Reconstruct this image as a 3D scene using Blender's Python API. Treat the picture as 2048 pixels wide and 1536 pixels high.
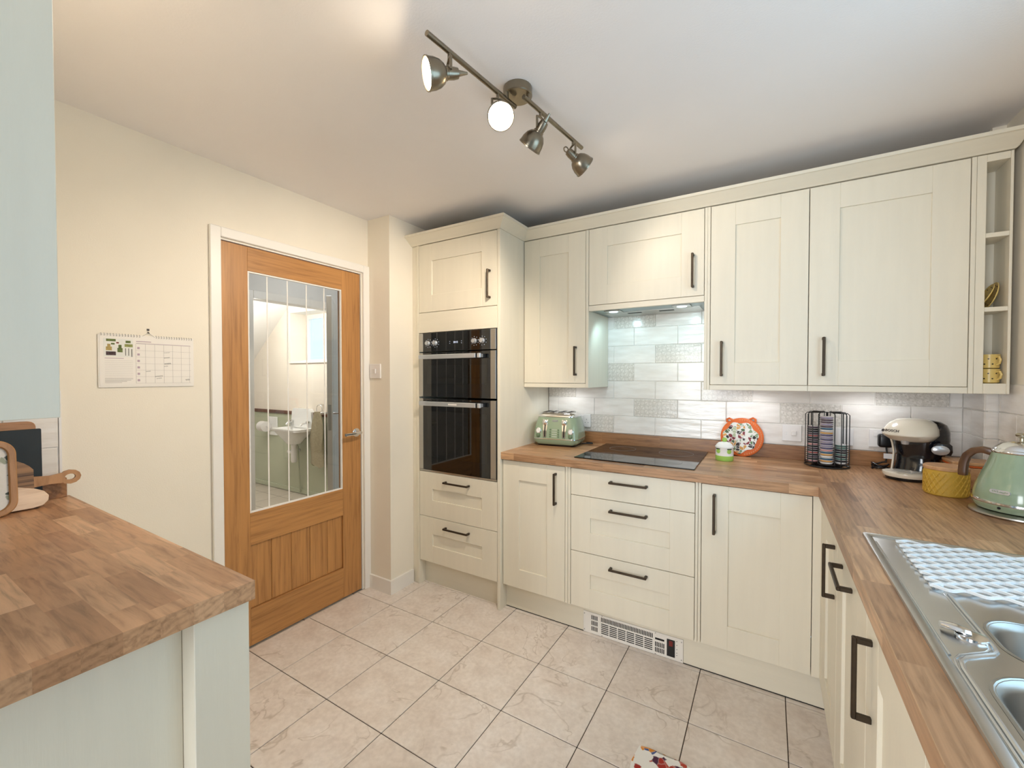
import bpy, bmesh, math, random
from mathutils import Vector, Matrix
random.seed(7)
for o in list(bpy.data.objects): bpy.data.objects.remove(o, do_unlink=True)
SC = bpy.context.scene
COL = SC.collection
PI = math.pi

# ------------------------------------------------------------------ camera
cam = bpy.data.cameras.new('camera'); cam.sensor_width = 36.0; cam.lens = 848.41/2048*36.0
cam.clip_start = 0.02; cam.clip_end = 200
camo = bpy.data.objects.new('camera', cam); COL.objects.link(camo)
camo.location = (1.098, -2.0604, 1.3506)
camo.rotation_euler = (PI/2-0.018, 0.0, 0.5442)
SC.camera = camo
# ------------------------------------------------------------------ view, world, daylight
SC.view_settings.view_transform = 'Standard'; SC.view_settings.look = 'None'
SC.view_settings.gamma = 1.0; SC.view_settings.use_curve_mapping = False
SC.view_settings.exposure = 0.78
W = bpy.data.worlds.new('sky'); SC.world = W; W.use_nodes = True
_bg = W.node_tree.nodes['Background']
_bg.inputs['Color'].default_value = (0.50, 0.76, 1.0, 1); _bg.inputs['Strength'].default_value = 1.15

def light(name, kind, loc, energy, color=(1, 1, 1), rot=(0, 0, 0), **kw):
    l = bpy.data.lights.new(name, kind); l.energy = energy; l.color = color
    for k, v in kw.items(): setattr(l, k, v)
    o = bpy.data.objects.new(name, l); COL.objects.link(o); o.location = loc; o.rotation_euler = rot
    return o
def aim(o, d): o.rotation_euler = Vector(d).to_track_quat('-Z', 'Y').to_euler()
# window over the sink (sink wall): daylight entering there; rear area light is added frontal fill
L_SINK = light('daylight_sink_window', 'AREA', (1.90, -1.15, 1.56), 4.8, (0.50, 0.77, 1.0), (0, PI/2, 0), shape='RECTANGLE', size=0.9, size_y=1.25)
L_BACK = light('rear_fill_light', 'AREA', (0.15, -4.55, 1.25), 38, (0.97, 0.98, 1.0), (PI/2, 0, 0), shape='RECTANGLE', size=1.0, size_y=1.7)
L_HALL = light('hall_fill_light', 'POINT', (-1.85, 0.05, 2.15), 2.6, (0.93, 0.95, 1.0), shadow_soft_size=0.12)  # added fill brightening the hall; no fitting is built
L_WC = light('cloakroom_fill_light', 'POINT', (-3.3, 0.15, 1.95), 16, (1.0, 0.96, 0.92), shadow_soft_size=0.12)  # added point light, lifts the cloakroom seen through the glass

# ------------------------------------------------------------------ materials
def lin(c):
    if isinstance(c, str):
        c = c.lstrip('#'); c = [int(c[i:i+2], 16)/255 for i in (0, 2, 4)]
    return tuple((x/12.92 if x <= 0.04045 else ((x+0.055)/1.055)**2.4) for x in c)
class N:
    def __init__(s, m): s.t = m.node_tree; s.n = s.t.nodes; s.l = s.t.links; s.b = s.n['Principled BSDF']
    def a(s, kind, **kw):
        x = s.n.new(kind)
        for k, v in kw.items():
            if k in x.inputs: x.inputs[k].default_value = v
            else: setattr(x, k, v)
        return x
    def k(s, o, i): s.l.new(o, i)
    def coords(s, scale=(1, 1, 1), kind='Object', loc=(0, 0, 0), rot=(0, 0, 0)):
        tc = s.a('ShaderNodeTexCoord'); mp = s.a('ShaderNodeMapping')
        mp.inputs['Scale'].default_value = scale; mp.inputs['Location'].default_value = loc; mp.inputs['Rotation'].default_value = rot
        s.k(tc.outputs[kind], mp.inputs['Vector']); return mp.outputs['Vector']
    def ramp(s, fac, stops):
        r = s.a('ShaderNodeValToRGB'); e = r.color_ramp.elements
        while len(e) < len(stops): e.new(0.5)
        for i, (p, c) in enumerate(stops): e[i].position = p; e[i].color = (*c, 1) if len(c) == 3 else c
        s.k(fac, r.inputs['Fac']); return r.outputs['Color']
    def mix(s, fac, a, b, mode='MIX'):
        m = s.a('ShaderNodeMix', data_type='RGBA', blend_type=mode)
        for v, i in ((fac, 0), (a, 6), (b, 7)):
            if hasattr(v, 'links'): s.k(v, m.inputs[i])
            else: m.inputs[i].default_value = v if i == 0 else ((*v, 1) if len(v) == 3 else v)
        return m.outputs[2]
    def bump(s, h, strength=0.2, dist=0.01):
        b = s.a('ShaderNodeBump'); b.inputs['Strength'].default_value = strength; b.inputs['Distance'].default_value = dist
        s.k(h, b.inputs['Height']); s.k(b.outputs['Normal'], s.b.inputs['Normal'])
    def col(s, v): s.k(v, s.b.inputs['Base Color'])
MATS = {}
def M(name, color=(0.8, 0.8, 0.8), rough=0.5, metal=0.0, spec=None, emit=None, estr=0.0, coat=0.0, trans=0.0):
    m = bpy.data.materials.new(name); m.use_nodes = True; b = m.node_tree.nodes['Principled BSDF']
    b.inputs['Base Color'].default_value = (*lin(color), 1); b.inputs['Roughness'].default_value = rough
    b.inputs['Metallic'].default_value = metal
    if spec is not None: b.inputs['Specular IOR Level'].default_value = spec
    if emit is not None:
        b.inputs['Emission Color'].default_value = (*lin(emit), 1); b.inputs['Emission Strength'].default_value = estr
    if coat: b.inputs['Coat Weight'].default_value = coat; b.inputs['Coat Roughness'].default_value = 0.05
    if trans: b.inputs['Transmission Weight'].default_value = trans
    MATS[name] = m; return m
def mnoise(name, color, var=0.06, scale=8, rough=0.5, bump=0.0, bscale=60, stretch=(1, 1, 1), **kw):
    """plain colour with a little procedural unevenness and fine relief"""
    m = M(name, color, rough, **kw); n = N(m); c = Vector(lin(color))
    v = n.coords(stretch); t = n.a('ShaderNodeTexNoise', Scale=scale, Detail=4.0); n.k(v, t.inputs['Vector'])
    n.col(n.ramp(t.outputs['Fac'], [(0.3, tuple(c*(1-var))), (0.7, tuple(min(1, x*(1+var)) for x in c))]))
    if bump:
        t2 = n.a('ShaderNodeTexNoise', Scale=bscale, Detail=3.0); n.k(v, t2.inputs['Vector']); n.bump(t2.outputs['Fac'], bump, 0.004)
    return m
mnoise('wall_paint', '#efe6d5', 0.02, 3, 0.9, 0.12, 220)
mnoise('added_room_paint', '#7d909c', 0.02, 3, 0.9, 0.12, 220)  # added room's tones, kept dark and cool to cut bounced light
mnoise('added_room_floor', '#6f675f', 0.15, 6, 0.6, 0.1, 60, (8, 1, 1))
mnoise('ceiling_paint', '#f6f1ee', 0.015, 2, 0.95, 0.1, 160)
mnoise('white_gloss', '#f1ece4', 0.015, 6, 0.35)
mnoise('white_plastic', '#eeeae6', 0.01, 6, 0.35)
mnoise('cabinet_cream', '#e9e1ce', 0.018, 5, 0.42, 0.10, 38, (6, 6, 0.5))
mnoise('cabinet_cream_h', '#e9e1ce', 0.018, 5, 0.42, 0.10, 38, (0.5, 6, 6))
mnoise('handle_bronze', '#4b4136', 0.15, 40, 0.42, metal=0.85)
mnoise('chrome', '#e6e6e6', 0.02, 10, 0.12, metal=1.0)
mnoise('brushed_steel', '#b9b6b0', 0.05, 30, 0.30, metal=1.0, stretch=(1, 1, 30))
mnoise('sink_steel', '#c9cbcc', 0.04, 14, 0.24, metal=1.0)
mnoise('light_nickel', '#8f8574', 0.08, 20, 0.30, metal=1.0)
mnoise('black_plastic', '#141416', 0.2, 20, 0.32)
mnoise('black_wire', '#0c0c0c', 0.2, 20, 0.4)
mnoise('dark_gap', '#1d1a17', 0.1, 20, 0.8)
mnoise('grout_floor', '#4a3b31', 0.2, 60, 0.95)
mnoise('grout_wall', '#f3efe9', 0.04, 40, 0.9)
mnoise('hood_metal', '#8a9494', 0.05, 30, 0.35, metal=0.9)
mnoise('bowl_steel_shaded', '#a3a19c', 0.05, 14, 0.34, metal=1.0)  # darker than sink_steel: dark reflections in the bowls put into the colour
M('black_glass', '#07080a', 0.03, spec=0.6, coat=0.3)
M('hob_glass', '#0a0a0b', 0.045, spec=0.6)
def bulb(name, c, e): M(name, c, 0.4, emit=c, estr=e)
bulb('bulb_warm', '#ffe8c4', 22.0); bulb('bulb_warm_dim', '#ffe8c8', 10.0); bulb('led_white', '#f4f8ff', 12.0); bulb('led_cool', '#dff6ff', 1.0); bulb('display_white', '#dce8ff', 0.5); bulb('display_red', '#6a100c', 0.06)

def thin_glass(name, tint=(0.97, 0.985, 0.98), refl=0.06, rough=0.0):
    m = bpy.data.materials.new(name); m.use_nodes = True; t = m.node_tree; t.nodes.clear()
    out = t.nodes.new('ShaderNodeOutputMaterial'); mx = t.nodes.new('ShaderNodeMixShader')
    tr = t.nodes.new('ShaderNodeBsdfTransparent'); tr.inputs[0].default_value = (*tint, 1)
    gl = t.nodes.new('ShaderNodeBsdfGlossy'); gl.inputs['Roughness'].default_value = rough
    lw = t.nodes.new('ShaderNodeLayerWeight'); lw.inputs['Blend'].default_value = 0.5
    pw = t.nodes.new('ShaderNodeMath'); pw.operation = 'POWER'; pw.inputs[1].default_value = 4.0
    ad = t.nodes.new('ShaderNodeMath'); ad.operation = 'MULTIPLY_ADD'; ad.inputs[1].default_value = 0.8; ad.inputs[2].default_value = refl*0.6
    t.links.new(lw.outputs['Facing'], pw.inputs[0]); t.links.new(pw.outputs[0], ad.inputs[0]); t.links.new(ad.outputs[0], mx.inputs[0])
    t.links.new(tr.outputs[0], mx.inputs[1]); t.links.new(gl.outputs[0], mx.inputs[2]); t.links.new(mx.outputs[0], out.inputs[0])
    MATS[name] = m; return m
thin_glass('pane_glass'); thin_glass('oven_pane', (0.16, 0.17, 0.19), 0.15)

def staves(name, axis, cols, length=0.30, width=0.058, seed=0.0, rough=0.36):
    """laminated block worktop: staves along 'x' or 'y' in different browns, with grain"""
    m = M(name, cols[0], rough); n = N(m)
    rot = (0, 0, 0) if axis == 'x' else (0, 0, PI/2)
    tc = n.a('ShaderNodeTexCoord'); gm = n.a('ShaderNodeNewGeometry')
    mp = n.a('ShaderNodeMapping'); mp.inputs['Location'].default_value = (seed, seed*0.37, 0); mp.inputs['Rotation'].default_value = rot
    n.k(gm.outputs['Position'], mp.inputs['Vector']); pos = mp.outputs['Vector']
    sp = n.a('ShaderNodeSeparateXYZ'); n.k(pos, sp.inputs[0])
    # across coordinate: y plus z so that the edges show the ends of the staves too
    fl = n.a('ShaderNodeMath', operation='DIVIDE'); n.k(sp.outputs['Y'], fl.inputs[0]); fl.inputs[1].default_value = width
    row = n.a('ShaderNodeMath', operation='FLOOR'); n.k(fl.outputs[0], row.inputs[0])
    wn = n.a('ShaderNodeTexWhiteNoise', noise_dimensions='1D'); n.k(row.outputs[0], wn.inputs['W'])
    off = n.a('ShaderNodeMath', operation='MULTIPLY_ADD'); n.k(wn.outputs['Value'], off.inputs[0]); off.inputs[1].default_value = 3.0
    dv = n.a('ShaderNodeMath', operation='DIVIDE'); n.k(sp.outputs['X'], dv.inputs[0]); dv.inputs[1].default_value = length
    n.k(dv.outputs[0], off.inputs[2])
    cell = n.a('ShaderNodeMath', operation='FLOOR'); n.k(off.outputs[0], cell.inputs[0])
    cv = n.a('ShaderNodeCombineXYZ'); n.k(cell.outputs[0], cv.inputs['X']); n.k(row.outputs[0], cv.inputs['Y'])
    w2 = n.a('ShaderNodeTexWhiteNoise', noise_dimensions='2D'); n.k(cv.outputs[0], w2.inputs['Vector'])
    base = n.ramp(w2.outputs['Value'], [(i/(len(cols)-1), lin(c)) for i, c in enumerate(cols)])
    # grain: noise stretched along the stave, shifted per stave
    sc = n.a('ShaderNodeVectorMath', operation='MULTIPLY'); n.k(pos, sc.inputs[0]); sc.inputs[1].default_value = (7, 75, 75)
    sh = n.a('ShaderNodeVectorMath', operation='MULTIPLY_ADD'); n.k(w2.outputs['Color'], sh.inputs[0]); sh.inputs[1].default_value = (40, 40, 40); n.k(sc.outputs[0], sh.inputs[2])
    g = n.a('ShaderNodeTexNoise', Scale=1.0, Detail=5.0, Roughness=0.6, Distortion=0.6); n.k(sh.outputs[0], g.inputs['Vector'])
    gr = n.ramp(g.outputs['Fac'], [(0.30, (0.62, 0.58, 0.54)), (0.5, (0.98, 0.97, 0.96)), (0.72, (1.12, 1.12, 1.12))])
    sc2 = n.a('ShaderNodeVectorMath', operation='MULTIPLY_ADD'); n.k(w2.outputs['Color'], sc2.inputs[0]); sc2.inputs[1].default_value = (9, 9, 9)
    s3 = n.a('ShaderNodeVectorMath', operation='MULTIPLY'); n.k(pos, s3.inputs[0]); s3.inputs[1].default_value = (3.0, 11, 11); n.k(s3.outputs[0], sc2.inputs[2])
    wv = n.a('ShaderNodeTexWave', wave_type='RINGS', Scale=2.2, Distortion=4.5, Detail=2.0); n.k(sc2.outputs[0], wv.inputs['Vector'])
    wr = n.ramp(wv.outputs['Fac'], [(0.0, (0.86, 0.84, 0.82)), (0.6, (1.04, 1.04, 1.04))])
    n.col(n.mix(0.8, n.mix(1.0, base, gr, 'MULTIPLY'), wr, 'MULTIPLY'))
    n.bump(g.outputs['Fac'], 0.06, 0.003); return m
BROWNS = ['#9c7350', '#b98e67', '#a87e59', '#cba27b', '#90694a', '#be946d', '#ad845f']
staves('worktop_x', 'x', BROWNS, 0.26, 0.05, 0.0)
staves('worktop_pen', 'x', ['#b3845f', '#cea37d', '#bb8d67', '#dfb68f', '#a67854', '#d3a882'], 0.24, 0.052, 3.3)
staves('worktop_y', 'y', BROWNS, 0.30, 0.05, 1.7)
staves('upstand_wood', 'x', ['#8a6040', '#a5764c', '#966a45', '#ab7d52'], 0.36, 0.2, 5.1)

def timber(name, color, dark, stretch, scale=1.0, rough=0.42, detail=6.0):
    m = M(name, color, rough); n = N(m); c = lin(color); d = lin(dark)
    oi = n.a('ShaderNodeObjectInfo'); tc = n.a('ShaderNodeTexCoord')
    sh = n.a('ShaderNodeVectorMath', operation='MULTIPLY_ADD'); n.k(tc.outputs['Object'], sh.inputs[0]); sh.inputs[1].default_value = stretch
    rv = n.a('ShaderNodeVectorMath', operation='SCALE'); n.k(oi.outputs['Random'], rv.inputs[0]); rv.inputs['Scale'].default_value = 30
    n.k(rv.outputs[0], sh.inputs[2])
    t = n.a('ShaderNodeTexNoise', Scale=scale, Detail=detail, Roughness=0.62, Distortion=0.4); n.k(sh.outputs[0], t.inputs['Vector'])
    t2 = n.a('ShaderNodeTexNoise', Scale=scale*0.25, Detail=2.0); n.k(sh.outputs[0], t2.inputs['Vector'])
    base = n.ramp(t.outputs['Fac'], [(0.32, d), (0.5, c), (0.7, tuple(min(1, x*1.18) for x in c))])
    n.col(n.mix(0.35, base, n.ramp(t2.outputs['Fac'], [(0.3, d), (0.7, tuple(min(1, x*1.15) for x in c))])))
    n.bump(t.outputs['Fac'], 0.08, 0.003); return m
timber('oak_v', '#bb864e', '#966638', (70, 70, 3.5)); timber('oak_h', '#bb864e', '#966638', (70, 3.5, 70))
timber('board_wood', '#b58358', '#8f6039', (6, 6, 60)); timber('board_pale', '#e8cdb0', '#d2ac88', (8, 8, 70))
timber('board_stripe', '#a67c52', '#3f2814', (2, 1.5, 85), 1.0); timber('wood_handle', '#b98a5c', '#96683a', (40, 40, 6))
timber('lid_wood', '#c79b70', '#ad7f55', (60, 8, 60)); timber('kettle_wood', '#5f4028', '#43291a', (50, 50, 8), rough=0.3)
timber('dado_wood', '#6b4430', '#4c2d1e', (5, 60, 60))

def floor_tile():
    m = M('floor_tile', '#c9beb0', 0.30); n = N(m)
    oi = n.a('ShaderNodeObjectInfo'); gm = n.a('ShaderNodeNewGeometry')
    rv = n.a('ShaderNodeVectorMath', operation='SCALE'); n.k(oi.outputs['Random'], rv.inputs[0]); rv.inputs['Scale'].default_value = 17
    ad = n.a('ShaderNodeVectorMath', operation='ADD'); n.k(gm.outputs['Position'], ad.inputs[0]); n.k(rv.outputs[0], ad.inputs[1])
    t = n.a('ShaderNodeTexNoise', Scale=9.0, Detail=7.0, Roughness=0.6); n.k(ad.outputs[0], t.inputs['Vector'])
    base = n.ramp(t.outputs['Fac'], [(0.3, lin('#dccfc4')), (0.5, lin('#e6dbd1')), (0.7, lin('#ece3db'))])
    # veins: where a warped noise crosses one level
    t2 = n.a('ShaderNodeTexNoise', Scale=5.5, Detail=3.5, Roughness=0.5, Distortion=0.9); n.k(ad.outputs[0], t2.inputs['Vector'])
    vein = n.ramp(t2.outputs['Fac'], [(0.480, (0, 0, 0)), (0.497, (1, 1, 1)), (0.514, (0, 0, 0))])
    t4 = n.a('ShaderNodeTexNoise', Scale=4.0, Detail=1.0); n.k(ad.outputs[0], t4.inputs['Vector'])
    msk = n.ramp(t4.outputs['Fac'], [(0.42, (0, 0, 0)), (0.60, (0.5, 0.5, 0.5))])
    vm = n.mix(1.0, vein, msk, 'MULTIPLY')
    t3 = n.a('ShaderNodeTexNoise', Scale=55.0, Detail=3.0); n.k(ad.outputs[0], t3.inputs['Vector'])
    fine = n.ramp(t3.outputs['Fac'], [(0.35, (0.93, 0.92, 0.91)), (0.65, (1.03, 1.03, 1.03))])
    n.col(n.mix(vm, n.mix(1.0, base, fine, 'MULTIPLY'), lin('#a6937f')))
    n.bump(t.outputs['Fac'], 0.05, 0.004)
floor_tile()
def hall_floor():
    m = M('hall_floor', '#cfc3b4', 0.4); n = N(m)
    b = n.a('ShaderNodeTexBrick', offset=0.0, squash=1.0); gm = n.a('ShaderNodeNewGeometry'); n.k(gm.outputs['Position'], b.inputs['Vector'])
    b.inputs['Scale'].default_value = 1.0; b.inputs['Brick Width'].default_value = 0.33; b.inputs['Row Height'].default_value = 0.33
    b.inputs['Mortar Size'].default_value = 0.004
    b.inputs['Color1'].default_value = (*lin('#cfc3b4'), 1); b.inputs['Color2'].default_value = (*lin('#c6b9a9'), 1); b.inputs['Mortar'].default_value = (*lin('#8d7d6f'), 1)
    n.col(b.outputs['Color'])
hall_floor()
def wall_tile(name, decor):
    m = M(name, '#ece6de', 0.17, spec=0.5); n = N(m)
    oi = n.a('ShaderNodeObjectInfo'); gm = n.a('ShaderNodeNewGeometry')
    t = n.a('ShaderNodeTexNoise', Scale=16.0, Detail=3.0); 
    ad = n.a('ShaderNodeVectorMath', operation='MULTIPLY'); n.k(gm.outputs['Position'], ad.inputs[0]); ad.inputs[1].default_value = (0.5, 0.5, 2.2); n.k(ad.outputs[0], t.inputs['Vector'])
    base = n.ramp(t.outputs['Fac'], [(0.3, lin('#e4ddd4')), (0.7, lin('#f2ede6'))])
    if decor:
        sc = n.a('ShaderNodeVectorMath', operation='MULTIPLY'); n.k(gm.outputs['Position'], sc.inputs[0]); sc.inputs[1].default_value = (8, 8, 8)
        mg = n.a('ShaderNodeTexMagic', turbulence_depth=4, Scale=3.1, Distortion=1.6); n.k(sc.outputs[0], mg.inputs['Vector'])
        vo = n.a('ShaderNodeTexVoronoi', Scale=5.5, feature='DISTANCE_TO_EDGE'); n.k(sc.outputs[0], vo.inputs['Vector'])
        f1 = n.ramp(mg.outputs['Fac'], [(0.42, (0, 0, 0)), (0.55, (0.75, 0.75, 0.75))])
        f2 = n.ramp(vo.outputs['Distance'], [(0.03, (0.7, 0.7, 0.7)), (0.07, (0, 0, 0))])
        fm = n.mix(0.5, f1, f2, 'ADD')
        n.col(n.mix(fm, n.mix(0.35, base, lin('#e0d9ce')), lin('#ccc5ba')))
    else: n.col(base)
    n.bump(t.outputs['Fac'], 0.35, 0.006)
wall_tile('wall_tile', False); wall_tile('decor_tile', True)
mnoise('wc_green', '#bdc1a6', 0.03, 4, 0.7); mnoise('wc_cream', '#f1e6d6', 0.02, 4, 0.9); mnoise('wc_white', '#eeebe6', 0.01, 4, 0.9)
mnoise('ceramic', '#f3f2ee', 0.01, 5, 0.12); mnoise('towel', '#a89c80', 0.12, 60, 0.95, 0.5, 300)
mnoise('paper', '#efe9e0', 0.01, 10, 0.8); mnoise('print_grey', '#a59d98', 0.05, 40, 0.8); mnoise('print_dark', '#5b5450', 0.1, 60, 0.8)
mnoise('print_mauve', '#b9a3ae', 0.05, 40, 0.8); mnoise('print_photo', '#e5e4dc', 0.03, 40, 0.8)
mnoise('print_green', '#66723f', 0.3, 90, 0.8); mnoise('print_pear', '#b29a5d', 0.15, 60, 0.8); mnoise('print_olive', '#8b8f55', 0.25, 90, 0.8); mnoise('print_berry', '#4a3a3c', 0.5, 160, 0.8); mnoise('print_red', '#7a2f24', 0.2, 90, 0.8); mnoise('print_steel', '#77736e', 0.2, 90, 0.8)
mnoise('sage', '#96a98d', 0.02, 6, 0.16, coat=0.5); mnoise('sage_dark', '#6f8566', 0.03, 6, 0.25)
mnoise('cream_gloss', '#e4dccb', 0.015, 6, 0.14, coat=0.4); mnoise('navy_black', '#0f1118', 0.2, 12, 0.14, coat=0.4)
mnoise('silver_plastic', '#c9ccd0', 0.03, 12, 0.25, metal=0.6)
mnoise('orange', '#dc6a2a', 0.10, 20, 0.6); mnoise('orange_pale', '#d58a56', 0.06, 20, 0.55)
mnoise('apple_green', '#a5cf62', 0.08, 20, 0.2); mnoise('leaf_dark', '#26301c', 0.2, 20, 0.5); mnoise('pot_white', '#f3f2ee', 0.01, 8, 0.15); mnoise('pot_grey', '#c9ccc4', 0.05, 30, 0.3)
mnoise('ochre', '#caa23c', 0.06, 14, 0.55); mnoise('ochre_cup', '#dfc274', 0.06, 14, 0.3); mnoise('dot_dark', '#3a2f20', 0.1, 20, 0.4)
mnoise('slate', '#20272a', 0.15, 14, 0.55); mnoise('mat_white', '#f1f2f2', 0.01, 10, 0.4)
mnoise('cork', '#b9935f', 0.1, 60, 0.8); mnoise('yellow_mat', '#d9c184', 0.2, 40, 0.9); mnoise('brass', '#b5ad98', 0.05, 20, 0.25, metal=1.0)
def patchy(name, cols, scale, white=0.5, seed=0.0, rough=0.8):
    m = M(name, cols[0], rough); n = N(m); v = n.coords((1, 1, 1), loc=(seed, seed, seed))
    d = n.a('ShaderNodeTexNoise', Scale=scale*0.8, Detail=2.0); n.k(v, d.inputs['Vector'])
    wv = n.a('ShaderNodeVectorMath', operation='MULTIPLY_ADD'); n.k(d.outputs['Color'], wv.inputs[0]); wv.inputs[1].default_value = (0.9/scale,)*3; n.k(v, wv.inputs[2])
    vo = n.a('ShaderNodeTexVoronoi', Scale=scale); n.k(wv.outputs[0], vo.inputs['Vector'])
    sp = n.a('ShaderNodeSeparateColor'); n.k(vo.outputs['Color'], sp.inputs[0])
    r = n.a('ShaderNodeValToRGB'); r.color_ramp.interpolation = 'CONSTANT'; e = r.color_ramp.elements
    while len(e) < len(cols): e.new(0.5)
    for i, c in enumerate(cols): e[i].position = i/len(cols); e[i].color = (*lin(c), 1)
    n.k(sp.outputs[0], r.inputs['Fac'])
    ed = n.a('ShaderNodeTexVoronoi', Scale=scale, feature='DISTANCE_TO_EDGE'); n.k(wv.outputs[0], ed.inputs['Vector'])
    k = n.ramp(ed.outputs['Distance'], [(0.03, (1, 1, 1)), (0.09, (0, 0, 0))])
    n.col(n.mix(n.mix(1.0, k, (white, white, white), 'MULTIPLY'), r.outputs['Color'], (0.86, 0.84, 0.80)))
patchy('paisley', ['#e9e7df', '#5b6f52', '#efece4', '#8fa382', '#3c3834', '#eceae2', '#8b3f45', '#b9c3a0', '#d9a35f', '#6f8a63', '#4a4440', '#efeee8'], 62, 0.9, 3.0)
patchy('rag_print', ['#efece6', '#efece6', '#a52a1c', '#efece6', '#efece6', '#d98a2b', '#efece6', '#4b1f3c', '#efece6', '#efece6', '#4a5a8c', '#b3402a'], 42, 0.2, 1.3)
patchy('spotty_cloth', ['#eceae2', '#eceae2', '#eceae2', '#4e5a52', '#eceae2', '#a9b09c'], 60, 0.6, 2.2)

# ------------------------------------------------------------------ mesh helpers
ORG = {}
def tag(o, label=None, cat=None, group=None, kind=None):
    if label: o['label'] = label
    if cat: o['category'] = cat
    if group: o['group'] = group
    if kind: o['kind'] = kind
    return o
def thing(name, label, cat, loc, group=None, rot=None):
    """Empty at the thing's base; with rot, the parts are built in the thing's own frame"""
    e = bpy.data.objects.new(name, None); COL.objects.link(e); e.location = loc; e.empty_display_size = 0.05
    if rot is not None: e.rotation_euler = rot if isinstance(rot, tuple) else (0, 0, rot); ORG[e.name] = Vector((0, 0, 0))
    else: ORG[e.name] = Vector(loc)
    return tag(e, label, cat, group)
def obj(name, bm, mat, parent=None, smooth=False, label=None):
    bmesh.ops.remove_doubles(bm, verts=bm.verts, dist=1e-6)
    bmesh.ops.recalc_face_normals(bm, faces=bm.faces)
    vs = [v.co for v in bm.verts]
    mn = Vector([min(v[i] for v in vs) for i in range(3)]); mx = Vector([max(v[i] for v in vs) for i in range(3)])
    c = Vector(((mn.x+mx.x)/2, (mn.y+mx.y)/2, mn.z))
    for v in bm.verts: v.co -= c
    me = bpy.data.meshes.new(name); bm.to_mesh(me); bm.free()
    mats = mat if isinstance(mat, (list, tuple)) else [mat]
    for m in mats: me.materials.append(MATS[m])
    if smooth:
        me.polygons.foreach_set('use_smooth', [True]*len(me.polygons))
        me.set_sharp_from_angle(angle=math.radians(38))
    o = bpy.data.objects.new(name, me); COL.objects.link(o)
    if parent is not None: o.parent = parent; o.location = c-ORG[parent.name]
    else: o.location = c
    ORG[o.name] = c
    if label: o['label'] = label
    return o
def copy_of(src, name, parent, shift):
    """same mesh again, moved (build frame) by shift"""
    o = bpy.data.objects.new(name, src.data); COL.objects.link(o); c = ORG[src.name]+Vector(shift)
    if parent is not None: o.parent = parent; o.location = c-ORG[parent.name]
    else: o.location = c
    ORG[o.name] = c; return o
def B(): return bmesh.new()
def box(bm, x0, x1, y0, y1, z0, z1, bev=0.0, seg=1):
    x0, x1 = min(x0, x1), max(x0, x1); y0, y1 = min(y0, y1), max(y0, y1); z0, z1 = min(z0, z1), max(z0, z1)
    r = bmesh.ops.create_cube(bm, size=1.0, matrix=Matrix.Translation(((x0+x1)/2, (y0+y1)/2, (z0+z1)/2)) @ Matrix.Diagonal((x1-x0, y1-y0, z1-z0, 1)))
    if bev > 0:
        bev = min(bev, 0.45*min(x1-x0, y1-y0, z1-z0))
        es = list({e for v in r['verts'] for e in v.link_edges})
        bmesh.ops.bevel(bm, geom=es, offset=bev, segments=seg, profile=0.5, affect='EDGES')
    return bm
def boxo(name, b, mat, parent=None, bev=0.0, seg=1, **kw): return obj(name, box(B(), *b, bev=bev, seg=seg), mat, parent, smooth=seg > 1, **kw)
def loft(bm, secs, cap0=True, cap1=True, closed=False, mi=None):
    rings = [[bm.verts.new(p) for p in s] for s in secs]; n = len(rings[0]); k = len(rings)
    for i in range(k if closed else k-1):
        a, b = rings[i], rings[(i+1) % k]
        for j in range(n):
            f = bm.faces.new((a[j], a[(j+1) % n], b[(j+1) % n], b[j]))
            if mi: f.material_index = mi[i]
    if not closed:
        if cap0: bm.faces.new(list(reversed(rings[0])))
        if cap1: bm.faces.new(rings[-1])
    return bm
def lathe(bm, prof, c=(0, 0, 0), seg=28, cap0=True, cap1=True, mi=None):
    secs = [[(c[0]+max(r, 1e-5)*math.cos(2*PI*j/seg), c[1]+max(r, 1e-5)*math.sin(2*PI*j/seg), c[2]+z) for j in range(seg)] for r, z in prof]
    return loft(bm, secs, cap0, cap1, mi=mi)
def rrect(w, d, r, z, n=5, cx=0, cy=0):
    """rounded rectangle ring in xy"""
    out = []; r = min(r, w/2-1e-4, d/2-1e-4)
    for (sx, sy, a0) in ((1, 1, 0), (-1, 1, PI/2), (-1, -1, PI), (1, -1, 1.5*PI)):
        for i in range(n+1):
            a = a0+PI/2*i/n; out.append((cx+sx*(w/2-r)+r*math.cos(a), cy+sy*(d/2-r)+r*math.sin(a), z))
    return out
def tube(bm, pts, r, seg=8, closed=False, r1=None):
    pts = [Vector(p) for p in pts]; n = len(pts); secs = []; up = None
    for i, p in enumerate(pts):
        a = pts[(i-1) % n] if (closed or i > 0) else p; b = pts[(i+1) % n] if (closed or i < n-1) else p
        t = (b-a).normalized()
        if up is None: up = t.orthogonal().normalized()
        up = (up-t*up.dot(t)); up = up.normalized() if up.length > 1e-6 else t.orthogonal().normalized()
        s = t.cross(up); rr = r if r1 is None else r+(r1-r)*i/(n-1)
        secs.append([tuple(p+(up*math.cos(2*PI*j/seg)+s*math.sin(2*PI*j/seg))*rr) for j in range(seg)])
    return loft(bm, secs, closed=closed)
def ribbon(bm, pts, w, h, upv=(0, 0, 1)):
    """rectangular section swept along points: w across, h along upv"""
    pts = [Vector(p) for p in pts]; n = len(pts); U = Vector(upv); secs = []
    for i, p in enumerate(pts):
        t = (pts[min(i+1, n-1)]-pts[max(i-1, 0)]).normalized(); s = t.cross(U).normalized()
        secs.append([tuple(p+s*a*w/2+U*b*h/2) for a, b in ((-1, -1), (1, -1), (1, 1), (-1, 1))])
    return loft(bm, secs)
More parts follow.
